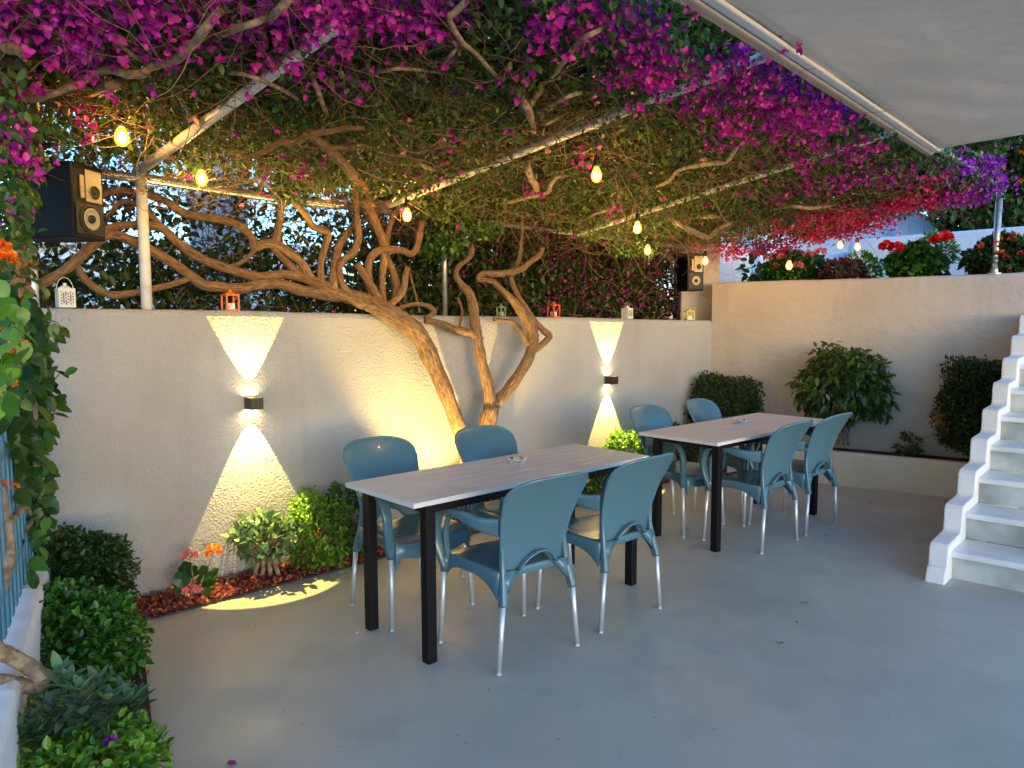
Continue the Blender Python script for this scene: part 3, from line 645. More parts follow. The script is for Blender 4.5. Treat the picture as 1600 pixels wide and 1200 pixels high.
cloud([(1300, 330, .3, 330, -.05), (1380, 315, .28, 380, -.05), (1260, 365, .28, 300, -.08), (1200, 385, .25, 170, -.08), (1440, 300, .25, 300, -.04), (1340, 350, .25, 260, -.08), (1420, 275, .25, 160, 0),
       (1150, 390, .2, 90, -.1), (1230, 340, .3, 120, -.05), (1120, 385, .2, 50, -.06), (1400, 305, .2, 300, -.02), (1450, 300, .2, 260, -.02), (1350, 335, .2, 260, -.06), (1290, 360, .2, 200, -.08)], M_crim, 'blossoms')
cloud([(40, 5, .3, 110, .08), (200, 5, .3, 90, .1), (420, 10, .3, 60, .12), (600, 5, .3, 60, .1), (700, 15, .2, 40, .08), (960, 60, .16, 60, .12), (1200, 110, .14, 90, .04), (1240, 130, .14, 90, .05), (1310, 170, .16, 90, .04),
       (1480, 262, .18, 300, .02), (1520, 275, .16, 300, .04), (1500, 300, .18, 220, .0), (1440, 310, .2, 90, -.02), (1540, 258, .10, 120, .06), (1260, 175, .12, 50, .04), (300, 10, .3, 50, .1), (1500, 290, .2, 300, 0), (1540, 285, .12, 260, 0), (1470, 300, .2, 200, -.03)], M_vio, 'blossoms')
P = canopy_pts(150, -.14, .02); obj('blossoms', *bract_mesh(P, unit(rdir(len(P)) + [0, -.5, -.7]), rng.uniform(.018, .03, len(P))), M_mag, tree)
P = canopy_pts(60, -.14, -.04); obj('blossoms', *bract_mesh(P, unit(rdir(len(P)) + [0, -.5, -.7]), rng.uniform(.016, .028, len(P))), M_pink, tree)

# ---------------------------------------------------------------- hedge of vines behind the wall
hv = empty('vine_hedge', wp(3.5, -.55, 1.45), label='dark tangled hedge of climbing vines behind the low white wall', cat='hedge')
n = 52000
s = rng.uniform(-.3, 9, n); z = rng.uniform(1.40, 2.62, n); off = -.42 - rng.gamma(2, .12, n)
keep = rng.uniform(0, 1, n) < np.where(s > 3.5, np.clip(.95 - (z - 1.80) * 1.2, .12, 1) * np.clip(1.3 - (s - 3.5) * .14, .5, 1), 1.0)
px_lump = np.sin(s * 5.3 + z * 4) * np.sin(z * 9 - s * 2.2) * .5 + .5
keep &= rng.uniform(0, 1, n) < np.clip(.35 + px_lump, 0, 1)
P = CORNER - np.outer(s, T) + np.outer(off, N) + np.outer(z, Z3); P = P[keep]
back = rng.uniform(0, 1, 16000); s = rng.uniform(-.4, 4.2, 16000); zb = rng.uniform(1.4, 3.0, 16000)
PB = CORNER - np.outer(s, T) - np.outer(.9 + .4 * back, N) + np.outer(zb, Z3)
PB = PB[rng.uniform(0, 1, 16000) < np.clip((3.9 - s) * 1.2, 0, 1)]
leaves('foliage', np.vstack([P, PB]), np.concatenate([rng.uniform(.035, .075, len(P)), rng.uniform(.07, .11, len(PB))]), M_leafdark, hv, spread=1, down=.5, wd=.65)
n = 2600; s = rng.uniform(-.3, 8.5, n); P = CORNER - np.outer(s, T) - np.outer(rng.uniform(.4, .9, n), N) + np.outer(rng.uniform(1.45, 2.5, n), Z3)
obj('twigs', *twig_mesh(P, unit(rdir(n) + [0, 0, .4]), rng.uniform(.2, .6, n), rng.uniform(.0015, .004, n), 6, .4), M_twig, hv)
n = 700; s = rng.uniform(-.3, 2.2, n); P = CORNER - np.outer(s, T) - np.outer(rng.uniform(.3, .6, n), N) + np.outer(rng.uniform(1.5, 2.25, n), Z3)
n2 = 160; s2 = rng.uniform(2, 8, n2); P = np.vstack([P, CORNER - np.outer(s2, T) - np.outer(rng.uniform(.3, .6, n2), N) + np.outer(rng.uniform(1.5, 2.2, n2), Z3)])
obj('blossoms', *bract_mesh(P, rdir(len(P)), rng.uniform(.014, .024, len(P))), M_vio if False else M_mag, hv)
# pergola clumps hanging just above the wall (leaf masses seen against the hedge)
hang = []
for px, py, rad, k, o_ in [(475, 275, .18, 360, .05), (450, 300, .12, 120, 0), (690, 320, .28, 700, .1), (740, 350, .25, 500, .05), (690, 380, .2, 350, 0), (870, 330, .3, 700, .1), (930, 350, .25, 450, .1), (990, 380, .25, 350, .1), (1010, 360, .2, 300, .2), (640, 240, .3, 400, .15), (780, 290, .3, 500, .15), (880, 240, .3, 350, .15), (1050, 300, .3, 500, .2)]:
    c = W(px, py, o_); d = rdir(k); hang.append(c + d * (rng.uniform(0, 1, k) ** .5)[:, None] * rad * np.array([1, 1, .55]))
P = np.vstack(hang); leaves('foliage', P, rng.uniform(.03, .055, len(P)), M_leaf, tree, spread=1, down=.6, wd=.6)

# ---------------------------------------------------------------- far background: houses, pillar, terraces
def facing(p, wdt, dep, z0, z1, yaw, name, label, m=M_house, cat='house'):
    e = empty(name, (p[0], p[1], z0), yaw, label=label, cat=cat); return e
hs = facing(at(170, 400, 10), 0, 0, 1.4, 0, R(20), 'neighbour_house', 'pale blue-white house glimpsed through the vines at upper left')
hx = MB().abox(-3.4, 3.0, 0, 3.5, 0, 1.15); hx.build('wall', M_house, hs, world=False)
MB().abox(-3.5, 3.1, -.12, 3.6, 1.152, 1.24).build('cornice', M_white, hs, world=False)
for x in (-2.4, -.7, 1.2):
    wv = MB().abox(x - .35, x + .35, -.03, .05, .25, .95).build('window', M_win, hs, world=False)
    MB().abox(x - .37, x - .33, -.05, -.032, .23, .97).abox(x + .33, x + .37, -.05, -.032, .23, .97).abox(x - .33, x + .33, -.05, -.032, .93, .97).abox(x - .33, x + .33, -.05, -.032, .23, .27).build('frame', M_shut, wv, world=False)
cpx = at(328, 330, 5.6)
bevel(MB().prism([(cpx[0] - .17, cpx[1], 0), (cpx[0] + .17, cpx[1], 0), (cpx[0] + .17, cpx[1] + .34, 0), (cpx[0] - .17, cpx[1] + .34, 0)], 1.4, 4.2).build('white_column', M_white, label='square white column seen through the branches behind the first pergola post', cat='column'), .02)

def wallseg(pA, pB, thick, z0, zA, zB, name, label, m=M_white):
    pA = np.array(pA, float); pB = np.array(pB, float); pA[2] = pB[2] = 0; d = unit(pB - pA); n_ = np.array([-d[1], d[0], 0])
    if n_[1] < 0: n_ = -n_
    v = [pA + Z3 * z0, pB + Z3 * z0, pB + Z3 * zB, pA + Z3 * zA]; v = v + [p + n_ * thick for p in v]
    o = obj(name, v, [(0, 1, 2, 3), (7, 6, 5, 4), (0, 4, 5, 1), (3, 2, 6, 7), (0, 3, 7, 4), (1, 5, 6, 2)], m, label=label, cat='wall'); return bevel(o, .03, 3)
a = at(1330, 374, 9.4); b = at(1700, 345, 8.0)
wallseg(a, b, .25, 1.5, a[2], b[2], 'terrace_wall', 'long pale blue terrace wall behind the red geraniums at upper right', M_bluewall)
a = at(1150, 392, 9.9); b = at(1345, 392, 9.6)
wallseg(a, b, .25, 1.5, a[2] - .28, b[2] + .02, 'terrace_wall', 'lower pale blue terrace wall behind the pink geranium bush', M_bluewall)
a = at(1330, 352, 11.6); b = at(1400, 330, 11.4)
wallseg(a, b, .2, 2.0, a[2] + .1, b[2] + .1, 'terrace_wall', 'small blue-white rear wall under the vine edge, left of the gabled one', M_bluewall)
a = at(1400, 326, 11.2); b = at(1490, 352, 11.0)
wallseg(a, b, .3, 2.0, a[2] + .10, b[2] - .02, 'gable_wall', 'sloping-topped pale blue wall high behind the long terrace wall', M_bluewall)
a = at(1185, 372, 13); b = at(1400, 372, 13)
wallseg(a, b, 1.5, 1.5, 3.45, 3.45, 'rear_building', 'pale building low behind the hanging bulbs at right', M_house)

def bush(name, c, rad, n, L, m, label, cat='bush', group=None, stems=0, stemh=.2, core=True, wd=.6, box=0., down=.1, flowers=None, outward=.8, parent=None, up_=0.):
    """clipped or loose shrub: leaf shell round a shaded interior of twigs"""
    c = np.array(c, float); rad = np.array(rad, float)
    e = empty(name, (c[0], c[1], c[2] - rad[2] - stemh), label=label, cat=cat, group=group)
    d = rdir(n)
    if box > 0:    # push the ball out towards a box
        mx = np.max(np.abs(d), axis=1, keepdims=True); d2 = d / mx; dd = d * (1 - box) + d2 * box
    else: dd = d
    lum = 1 + .10 * np.sin(d[:, 0] * 5 + d[:, 2] * 4) + .07 * np.sin(d[:, 1] * 9 + d[:, 2] * 7 + d[:, 0] * 3) + .035 * rng.normal(size=n)
    rr = 1 - rng.gamma(1.3, .12, n); rr = np.clip(rr, .25, 1)
    P = c + dd * (rr * lum)[:, None] * rad
    k = rng.uniform(0, 1, n) < np.clip((.75 if box < .5 else 1.1) + .5 * np.sin(P[:, 0] * 31 + P[:, 2] * 23) * np.sin(P[:, 1] * 27 - P[:, 2] * 17), .25, 1); P = P[k]; d = d[k]
    leaves('foliage', P, rng.uniform(L * .7, L * 1.25, len(P)), m, e, nrm=d * outward + Z3 * up_, spread=.9, wd=wd, down=down)
    t = 140; pt, dt = blob(t, c - Z3 * rad[2] * .5, rad * .25)
    obj('twigs', *twig_mesh(pt, unit(dt + [0, 0, .6]), rng.uniform(.5, 1.0, t) * rad.min(), np.full(t, .0022), 5, .3), M_twig, e)
    if stems:
        for i in range(stems):
            sm = MB(); x = (i - (stems - 1) / 2) * .05
            sm.tube(spline([(c[0] + x, c[1], c[2] - rad[2] - stemh), (c[0] + x * .7, c[1], c[2] - rad[2] * .8), (c[0] + x * 2.5, c[1], c[2])], 4), .014, 7)
            sm.build('stem', M_limb, e, True)
    if flowers: 
        for fm, k, s_, top in flowers:
            heads(e, c, rad, k, s_, fm, top)
    return e
def heads(e, c, rad, k, s_, fm, top=.2, pts=None, petals=38, name='flower_head'):
    """flower heads: balls of petals on the outside of a plant"""
    for i in range(k):
        if pts is not None: p = np.array(pts[i], float)
        else:
            d = unit(rng.normal(size=3) + np.array([0, -.8, top * 3])); p = c + d * rad * 1.02
        dd = rdir(petals); dd[:, 2] = np.abs(dd[:, 2]) * .8 - .15; dd = unit(dd)
        v, f = leaf_mesh(p + dd * s_ * .45, unit(dd + rdir(petals) * .5), unit(dd + .1), np.full(petals, s_ * .62), .95, .1, .1)
        obj(name, v, f, fm, e)

# clipped bushes of the right planter
c = RW(1133, 640, .22); bush('clipped_bush', c, (.36, .28, .34), 11000, .031, M_leafdark, 'dark clipped rounded bush in the corner behind the far table', box=.75, stemh=.35)
c = RW(1320, 618, .20); c[2] = .92
bush('ficus_bush', c, (.42, .28, .37), 2600, .080, M_leafficus, 'round glossy-leaved ficus with pointed drooping leaves on short stems', cat='bush', stems=3, stemh=.22, wd=.42, down=.9, box=.2, outward=.5)
c = RW(1527, 640, .22); c[2] = .79
bush('clipped_bush', c, (.25, .24, .37), 13000, .030, M_leafdark, 'tall dark clipped bush with one brown patch beside the stairs', box=.8, stemh=.15)
c = RW(1476, 668, .42)
c = RW(1420, 697, .2); bush('seedling', c, (.10, .08, .11), 160, .055, M_leafficus, 'small leafy seedling between the ficus and the tall clipped bush', cat='plant', stemh=.02, wd=.4)
eb = [o for o in bpy.data.objects if o.get('label', '').startswith('tall dark clipped')][0]
Pb = RW(1469, 657, .44) + rng.normal(size=(70, 3)) * [.03, .02, .035]
leaves('dry_foliage', Pb, .032, M_brown, eb)
# low shrubs in the bed under the wall
def inbed(px, py, off=.17): return W(px, py, off)
c = inbed(497, 838, .19); c[2] = .24; bush('round_shrub', c, (.19, .17, .24), 3200, .030, M_leaflime, 'bright green rounded shrub in the bed left of the first chair', stemh=0, box=.25)
c = inbed(545, 835, .15); c[2] = .25; bush('round_shrub', c, (.18, .15, .23), 2800, .028, M_leafbox, 'darker green shrub in the bed, partly behind the first chair leg', stemh=0, box=.25)
c = inbed(415, 852, .17); c[2] = .27; bush('jade_shrub', c, (.20, .16, .13), 620, .05, M_jade, 'thick-leaved green shrub with bare stems under the first wall lamp', stems=4, stemh=.12, wd=.62, outward=.4, up_=.3)
c = inbed(978, 712, .12); c[2] = .30; bush('round_shrub', c, (.24, .14, .22), 2600, .035, M_leaflime, 'lime green shrub under the second wall lamp, behind the table end', stemh=.05)
c = inbed(905, 745, .14); c[2] = .17; bush('round_shrub', c, (.24, .13, .15), 2000, .035, M_leafbox, 'low dark shrub in the bed seen between the two tables', stemh=0)
c = inbed(1070, 715, .2); c[2] = .26; bush('round_shrub', c, (.35, .16, .24), 3600, .035, M_leafdark, 'dark shrub in the bed behind the far chairs', stemh=0, box=.3)
c = inbed(800, 790, .14); c[2] = .12; bush('round_shrub', c, (.2, .12, .12), 1400, .035, M_leafbox, 'small shrub beside the tree base under the near table', stemh=0)
# geranium in the bed with three flower heads
gp_ = inbed(300, 915, .19); gp_[2] = .03
ge = empty('geranium', gp_, label='small geranium with coral and orange heads near the left end of the bed', cat='plant')
pts = [W(296, 870, .22), W(334, 862, .17), W(300, 922, .27)]
sm = MB()
for p in pts[:2]: sm.tube(spline([gp_, (gp_ + p) / 2 + [.01, 0, 0], p], 4), .003, 6)
for p in [W(290, 900, .22), W(318, 905, .2), W(328, 888, .18), W(300, 890, .2)]: sm.tube([gp_, p], .003, 5)
sm.build('stem', M_limb, ge)
def round_leaf(c, r, nrm):
    nrm = unit(np.array(nrm, float)); s = unit(np.cross(nrm, [0.1, 0, 1.])); t = np.cross(nrm, s)
    v = [c] + [c + (s * math.cos(a) + t * math.sin(a)) * r * (1 + .10 * math.sin(5 * a)) + nrm * r * .15 * math.cos(2 * a) for a in np.linspace(0, 2 * math.pi, 20, endpoint=False)]
    return v, [(0, 1 + i, 1 + (i + 1) % 20) for i in range(20)]
lv = MB()
for px, py, o_, r in [(290, 890, .22, .045), (300, 893, .2, .035), (284, 905, .24, .045), (285, 920, .25, .04), (318, 893, .18, .035), (328, 905, .2, .045), (316, 908, .19, .04), (335, 895, .18, .03), (322, 925, .24, .03), (278, 912, .22, .03)]:
    p = W(px, py, o_); lv.add(*round_leaf(p, r, np.array([rng.normal() * .3, -1, .5 + rng.normal() * .3])))
lv.build('foliage', M_leafbig, ge)
heads(ge, None, None, 1, .05, M_pink, pts=pts[:1], name='flower_head'); heads(ge, None, None, 1, .05, M_orange, pts=pts[1:2]); heads(ge, None, None, 1, .055, M_pink, pts=pts[2:])
# fallen petals and creeping cover on the soil of the bed
n = 16000; s = rng.uniform(0, 6.0, n); o_ = rng.uniform(.02, .30, n); P = CORNER - np.outer(s, T) + np.outer(o_, N) + np.outer(rng.uniform(.014, .045, n), Z3)
leaves('ground_cover', P, rng.uniform(.012, .028, n), M_cover, spread=1, wd=.7, kind='stuff')

# left bed: clipped bushes
c = lp(.22, .22, .24); c = np.array([-2.04, 3.35, .36]); bush('clipped_bush', c, (.22, .20, .18), 6500, .028, M_leafdark, 'dark green clipped bush in the left corner under the wall', box=.5, stemh=.15)
c = np.array([-1.80, 2.86, .24]); bush('clipped_bush', c, (.245, .25, .20), 6500, .034, M_leafmid, 'large bright-tipped clipped bush along the left edge, second from the corner', box=.5, stemh=.08)
c = np.array([-1.33, 2.06, .18]); bush('clipped_bush', c, (.27, .22, .19), 5000, .034, M_leaflime, 'fresh green clipped bush at the bottom left corner of the picture', box=.4, stemh=.05, flowers=[(M_vio, 4, .022, .1)])
# grey-green succulent rosettes between them
se = empty('succulent', (-1.52, 2.40, .03), label='grey-green succulent with rosettes between two clipped bushes at lower left', cat='plant')
parts = []
for px, py, z in [(92, 1050, .52), (110, 1062, .5), (130, 1078, .48), (152, 1068, .44), (170, 1090, .42), (150, 1100, .40), (128, 1108, .42), (100, 1095, .44), (192, 1082, .38), (205, 1098, .36), (75, 1110, .42), (50, 1125, .42), (85, 1128, .38), (120, 1130, .36), (165, 1115, .38), (215, 1090, .32), (60, 1145, .38), (30, 1135, .4), (185, 1105, .36), (140, 1088, .44)]:
    c = G(px, py, z); k = 16; a = np.arange(k) * 2.4; tilt = np.linspace(1.2, .15, k)
    ax = np.stack([np.cos(a), np.sin(a), tilt], 1) + rng.normal(size=3) * .25
    parts.append(big_leaf_mesh(np.repeat(c[None], k, 0) - Z3 * np.linspace(0, .05, k)[:, None], unit(ax), np.repeat(Z3[None], k, 0) + rdir(k) * .1, rng.uniform(.045, .075, k), .42, .35, .1))
obj('foliage', *join(parts), M_jade, se)
sm = MB()
for i in range(12):
    p = G(rng.uniform(50, 205), rng.uniform(1080, 1120), .34); sm.tube([(p[0] * .6 + -1.52 * .4, p[1] * .6 + 2.40 * .4, .03), p], .008, 6)
sm.build('stem', M_limb, se)

# left low wall and blue picket fence
v, f = wall_mesh(lp(-.05, .05, 0), lp(3.6, .05, 0), lambda s: .43 + .04 * s, -LN, .26, r=.03)
obj('fence_wall', v, f, M_white, label='low white wall under the blue picket fence at the left edge', cat='wall')
fe = empty('picket_fence', lp(1.0, -.02, .43), label='blue picket fence on the low white wall at the left edge', cat='fence')
for i in range(16):
    s_ = .02 + i * .115
    b0 = lp(s_, -.02, .46 + .04 * s_)
    bevel(MB().box(b0 + Z3 * .34, (LD, LN, Z3), (.026, .010, .34)).build('picket', M_fence, fe), .003)
for zz in (.16, .58): MB().box(lp(.9, -.038, .50 + zz), (LD, LN, Z3), (1.1, .006, .025)).build('rail', M_fence, fe)

# climber over the fence: thick woody vine, large leaves, orange lantana heads
ce = empty('climbing_plant', lp(.5, .02, .03), label='leafy climber with orange flower heads covering the left edge', cat='climber')
def vine(L, r):
    P = [at(x, y, Y) for x, y, Y in L]; S = spline(P, 6); t = np.linspace(0, len(P) - 1, len(S)); rr = np.interp(t, range(len(P)), [q * Y / KW for q, (_, _, Y) in zip(r, L)])
    v, f = tube(S, rr, 10, .05); obj('woody_stem', v, f, M_limb, ce, True)
vine([(-20, 1005, 2.0), (5, 1020, 2.05), (35, 1035, 2.1), (58, 1052, 2.1), (66, 1066, 2.1), (55, 1076, 2.1), (30, 1068, 2.08), (0, 1063, 2.02), (-30, 1062, 2.0)], [13, 13, 13, 12, 11, 11, 11, 10, 10])
vine([(-8, 930, 2.3), (8, 895, 2.35), (14, 850, 2.4), (6, 800, 2.4), (0, 760, 2.4)], [12, 11, 9, 8, 8])
vine([(8, 830, 2.5), (22, 808, 2.6), (38, 790, 2.7), (38, 775, 2.75), (26, 762, 2.8)], [6, 6, 6, 6, 4])
vine([(38, 830, 2.9), (50, 812, 3.0), (42, 790, 3.0)], [3, 3, 3]); vine([(48, 600, 3.1), (56, 640, 3.1), (52, 700, 3.1), (60, 730, 3.1), (66, 750, 3.1)], [4, 4, 4, 3, 3])
vine([(25, 380, 3.0), (40, 440, 3.1), (30, 520, 3.0), (45, 600, 3.1)], [4, 4, 4, 4]); vine([(0, 330, 2.8), (25, 300, 2.9), (45, 240, 3.0)], [5, 5, 5])
vine([(64, 500, 3.3), (72, 570, 3.3), (60, 640, 3.3), (70, 740, 3.3)], [2.5, 2.5, 2.5, 2.5]); vine([(75, 505, 3.3), (85, 502, 3.28), (98, 512, 3.27)], [1.2, 1.0, .8])
def leafcloud(spots, L, m, wd=.68, dn=.8):
    out = []
    for px, py, Y, rx, rz, k in spots:
        x, y = px + rng.normal(size=k) * rx * .6, py + rng.normal(size=k) * rz * .6
        YY = Y + rng.normal(size=k) * .10
        out += [at(a, b, c_) for a, b, c_ in zip(x, y, YY)]
    P = np.array(out); return leaves('foliage', P, rng.uniform(L * .7, L * 1.2, len(P)), m, ce, spread=.8, wd=wd, down=dn)
leafcloud([(20, 640, 2.7, 28, 70, 90), (35, 720, 2.8, 22, 50, 60), (0, 560, 2.5, 30, 60, 70), (48, 600, 3.1, 26, 60, 90), (62, 760, 3.2, 16, 50, 60), (45, 520, 3.1, 26, 50, 80), (25, 450, 3.0, 26, 40, 60), (60, 820, 3.1, 14, 30, 36), (66, 680, 3.2, 16, 50, 50), (78, 600, 3.3, 10, 24, 18), (84, 511, 3.3, 8, 10, 5), (72, 525, 3.3, 8, 20, 12), (40, 880, 2.9, 18, 30, 16)], .075, M_leafbig)
leafcloud([(15, 540, 2.1, 20, 50, 22), (0, 600, 2.0, 20, 40, 14), (10, 480, 2.2, 20, 30, 12)], .07, M_leaflime)
leafcloud([(20, 300, 2.9, 26, 70, 260), (15, 200, 2.8, 26, 50, 220), (40, 260, 3.1, 30, 60, 180), (20, 380, 3.0, 26, 40, 160), (60, 200, 3.0, 40, 30, 120), (0, 120, 2.7, 30, 40, 120)], .045, M_leaf, .6, .5)
leafcloud([(35, 400, 3.0, 12, 20, 60), (30, 440, 3.0, 10, 30, 50)], .045, M_brown, .6, .6)
pts = [at(12, 405, 2.5), at(30, 545, 2.3), at(5, 600, 2.1), at(2, 388, 2.6)]
heads(ce, None, None, 4, .036, M_orange, pts=pts, petals=60)
heads(ce, None, None, 4, .020, M_orange, pts=[at(22, 762, 2.6), at(50, 758, 2.9), at(3, 755, 2.4), at(8, 520, 2.3)], petals=30)
heads(ce, None, None, 3, .018, M_mag, pts=[at(55, 542, 3.2), at(72, 612, 3.3), at(20, 320, 3.0)], petals=24)
P = []
for px, py, k in [(12, 210, 40), (25, 240, 40), (50, 255, 16), (5, 170, 30), (15, 90, 30), (35, 240, 30), (20, 330, 10), (60, 130, 10)]:
    for _ in range(k): P.append(at(px + rng.normal() * 12, py + rng.normal() * 14, 2.8 + rng.normal() * .08))
P = np.array(P); obj('blossoms', *bract_mesh(P, unit(rdir(len(P)) + [0, -1, 0]), rng.uniform(.018, .03, len(P))), M_mag, ce)

# ---------------------------------------------------------------- upper terrace plants
def tz(px, py, off): p = RW(px, py, off); return p
c = tz(1245, 418, -.45); c[2] = 2.06; bush('geranium_bush', c, (.33, .25, .20), 5200, .045, M_leafbox, 'geranium bush with soft pink heads on the wall behind the single bulb', stemh=0)
e = bpy.data.objects[-1] if False else None
def on_bush(label):
    for o in bpy.data.objects:
        if o.get('label') == label: return o
heads(on_bush('geranium bush with soft pink heads on the wall behind the single bulb'), None, None, 7, .06, M_pink, pts=[RW(1222, 403, -.25), RW(1247, 416, -.2), RW(1211, 418, -.25), RW(1284, 394, -.25), RW(1228, 393, -.3), RW(1262, 398, -.25), RW(1200, 404, -.3)])
c = tz(1318, 425, -.35); c[2] = 2.02; bush('dark_coleus', c, (.22, .18, .12), 700, .05, mat('coleus_leaf', (.1, .02, .03), .5, island=[(.05, .01, .02), (.14, .02, .04), (.05, .06, .02), (.10, .02, .03)]), 'low dark red-leaved plant between the pink and the red geraniums', cat='plant', stemh=0, wd=.8)
c = tz(1345, 412, -.6); c[2] = 2.06; bush('leafy_plant', c, (.20, .18, .16), 420, .07, M_leaflime, 'light green leafy plant behind the dark red-leaved one', cat='plant', stemh=0, wd=.5, outward=.6, up_=.5)
c = tz(1432, 405, -.38); c[2] = 2.07; lab = 'big green geranium with bright red flower heads on the wall top'
bush('geranium_bush', c, (.25, .2, .19), 1300, .065, M_leafbox, lab, stemh=0, wd=.95)
heads(on_bush(lab), None, None, 4, .075, M_red, pts=[RW(1385, 386, -.2), RW(1400, 389, -.2), RW(1466, 375, -.25), RW(1478, 372, -.3)], petals=60)
c = tz(1462, 375, -.6); c[2] = 2.20; bush('leafy_plant', c, (.20, .16, .17), 1300, .05, M_leaflime, 'pale green feathery plant rising behind the red geranium', cat='plant', stemh=.2, wd=.4, up_=.4)
c = tz(1580, 400, -.40); c[2] = 2.08; lab = 'round lantana bush dotted with small red and orange heads beside the pergola post'
bush('lantana_bush', c, (.38, .26, .21), 6500, .05, M_leafdark, lab, stemh=0)
eb = on_bush(lab)
heads(eb, c, np.array([.38, .26, .22]), 26, .032, M_red, .35, petals=18); heads(eb, c, np.array([.38, .26, .22]), 16, .028, M_orange, .1, petals=18)
c = tz(1183, 412, -.5); c[2] = 2.1; bush('leafy_plant', c, (.15, .12, .26), 110, .10, M_leafbox, 'sparse broad-leaved plant right of the white wall end', cat='plant', stemh=0, wd=.6, outward=.4)
# raised hedge with orange-red flowers at far upper right
c = at(1612, 285, 10.5); lab = 'dark hedge with red and orange flowers at the far upper right'
bush('flowering_hedge', c, (1.35, .5, .66), 20000, .11, M_leafdark, lab, cat='hedge', stemh=.3, box=.4)
eb = on_bush(lab); heads(eb, c, np.array([1.3, .55, .6]), 46, .055, M_orange, .1, petals=14); heads(eb, c, np.array([1.3, .55, .6]), 40, .055, M_red, .2, petals=14)
# green mesh panel at far right
me_ = empty('mesh_fence', at(1590, 250, 10.0) * [1, 1, 0] + [0, 0, 2.9], label='thin wire mesh fence at the far top right', cat='fence')
mm = MB(); pA = at(1480, 260, 10.9); pB = at(1720, 240, 10.0); pA[2] = pB[2] = 0; dv = pB - pA
for i in range(40):
    p = pA + dv * i / 39; mm.tube([p + Z3 * 2.7, p + Z3 * 4.3], .004, 4)
for i in range(24): mm.tube([pA + Z3 * (2.75 + i * .066), pB + Z3 * (2.75 + i * .066)], .003, 4)
mm.build('wire_panel', M_steel, me_)

# ================================================================ FURNITURE
def table(c, yaw, L_, W_, ix, iy, m, label):
    e = empty('dining_table', (c[0], c[1], 0), yaw, label=label, cat='table', group='plank tables with black steel legs')
    tt = MB(); n = 6; pw = W_ / n
    for i in range(n):
        y0 = -W_ / 2 + i * pw; tt.abox(-L_ / 2, L_ / 2, y0 + .0018, y0 + pw - .0018, .728, .75)
    tt.build('tabletop', m, e, world=False)
    hx, hy, t = L_ / 2 - ix, W_ / 2 - iy, .025
    fr = MB().abox(-hx + t, hx - t, -hy - t, -hy + t, .688, .727).abox(-hx + t, hx - t, hy - t, hy + t, .688, .727).abox(-hx - t, -hx + t, -hy + t, hy - t, .688, .727).abox(hx - t, hx + t, -hy + t, hy - t, .688, .727)
    fr.build('frame', M_black, e, world=False)
    for sx in (-1, 1):
        for sy in (-1, 1):
            bevel(MB().abox(sx * hx - t, sx * hx + t, sy * hy - t, sy * hy + t, .0, .7265).build('leg', M_black, e, world=False), .002)
    return e
t1 = table((-.009, 3.852), .739, 1.649, .579, .105, .045, M_wood, 'near plank table with grey top, black legs and a glass ashtray')
t2 = table((1.702, 5.405), .729, 1.611, .638, .12, .078, M_wood2, 'far plank table with pinkish-white top beside the planter wall')

def ribbon(path, wdt, th, side, n=4):
    """rounded-rectangle section swept along a path; wdt along 'side', th across"""
    P = np.array(path); tg = unit(np.gradient(P, axis=0)); s = np.array(side, float)
    v = []; k = 12
    for i, p in enumerate(P):
        ss = unit(s - tg[i] * (s @ tg[i])); u = np.cross(tg[i], ss)
        for j in range(k):
            a = 2 * math.pi * (j + .5) / k; cx, cy = math.cos(a), math.sin(a)
            ex = math.copysign(abs(cx) ** .45, cx); ey = math.copysign(abs(cy) ** .45, cy)
            v.append(p + ss * ex * wdt[i] / 2 + u * ey * th[i] / 2)
    f = [(i * k + j, i * k + (j + 1) % k, (i + 1) * k + (j + 1) % k, (i + 1) * k + j) for i in range(len(P) - 1) for j in range(k)]
    n_ = len(v); f += [tuple(range(k))[::-1], tuple(range(n_ - k, n_))]
    return v, f
def solid(o, t, off=0):
    s = o.modifiers.new('thick', 'SOLIDIFY'); s.thickness = t; s.offset = off; b = o.modifiers.new('bev', 'BEVEL'); b.width = t * .35; b.segments = 2; return o
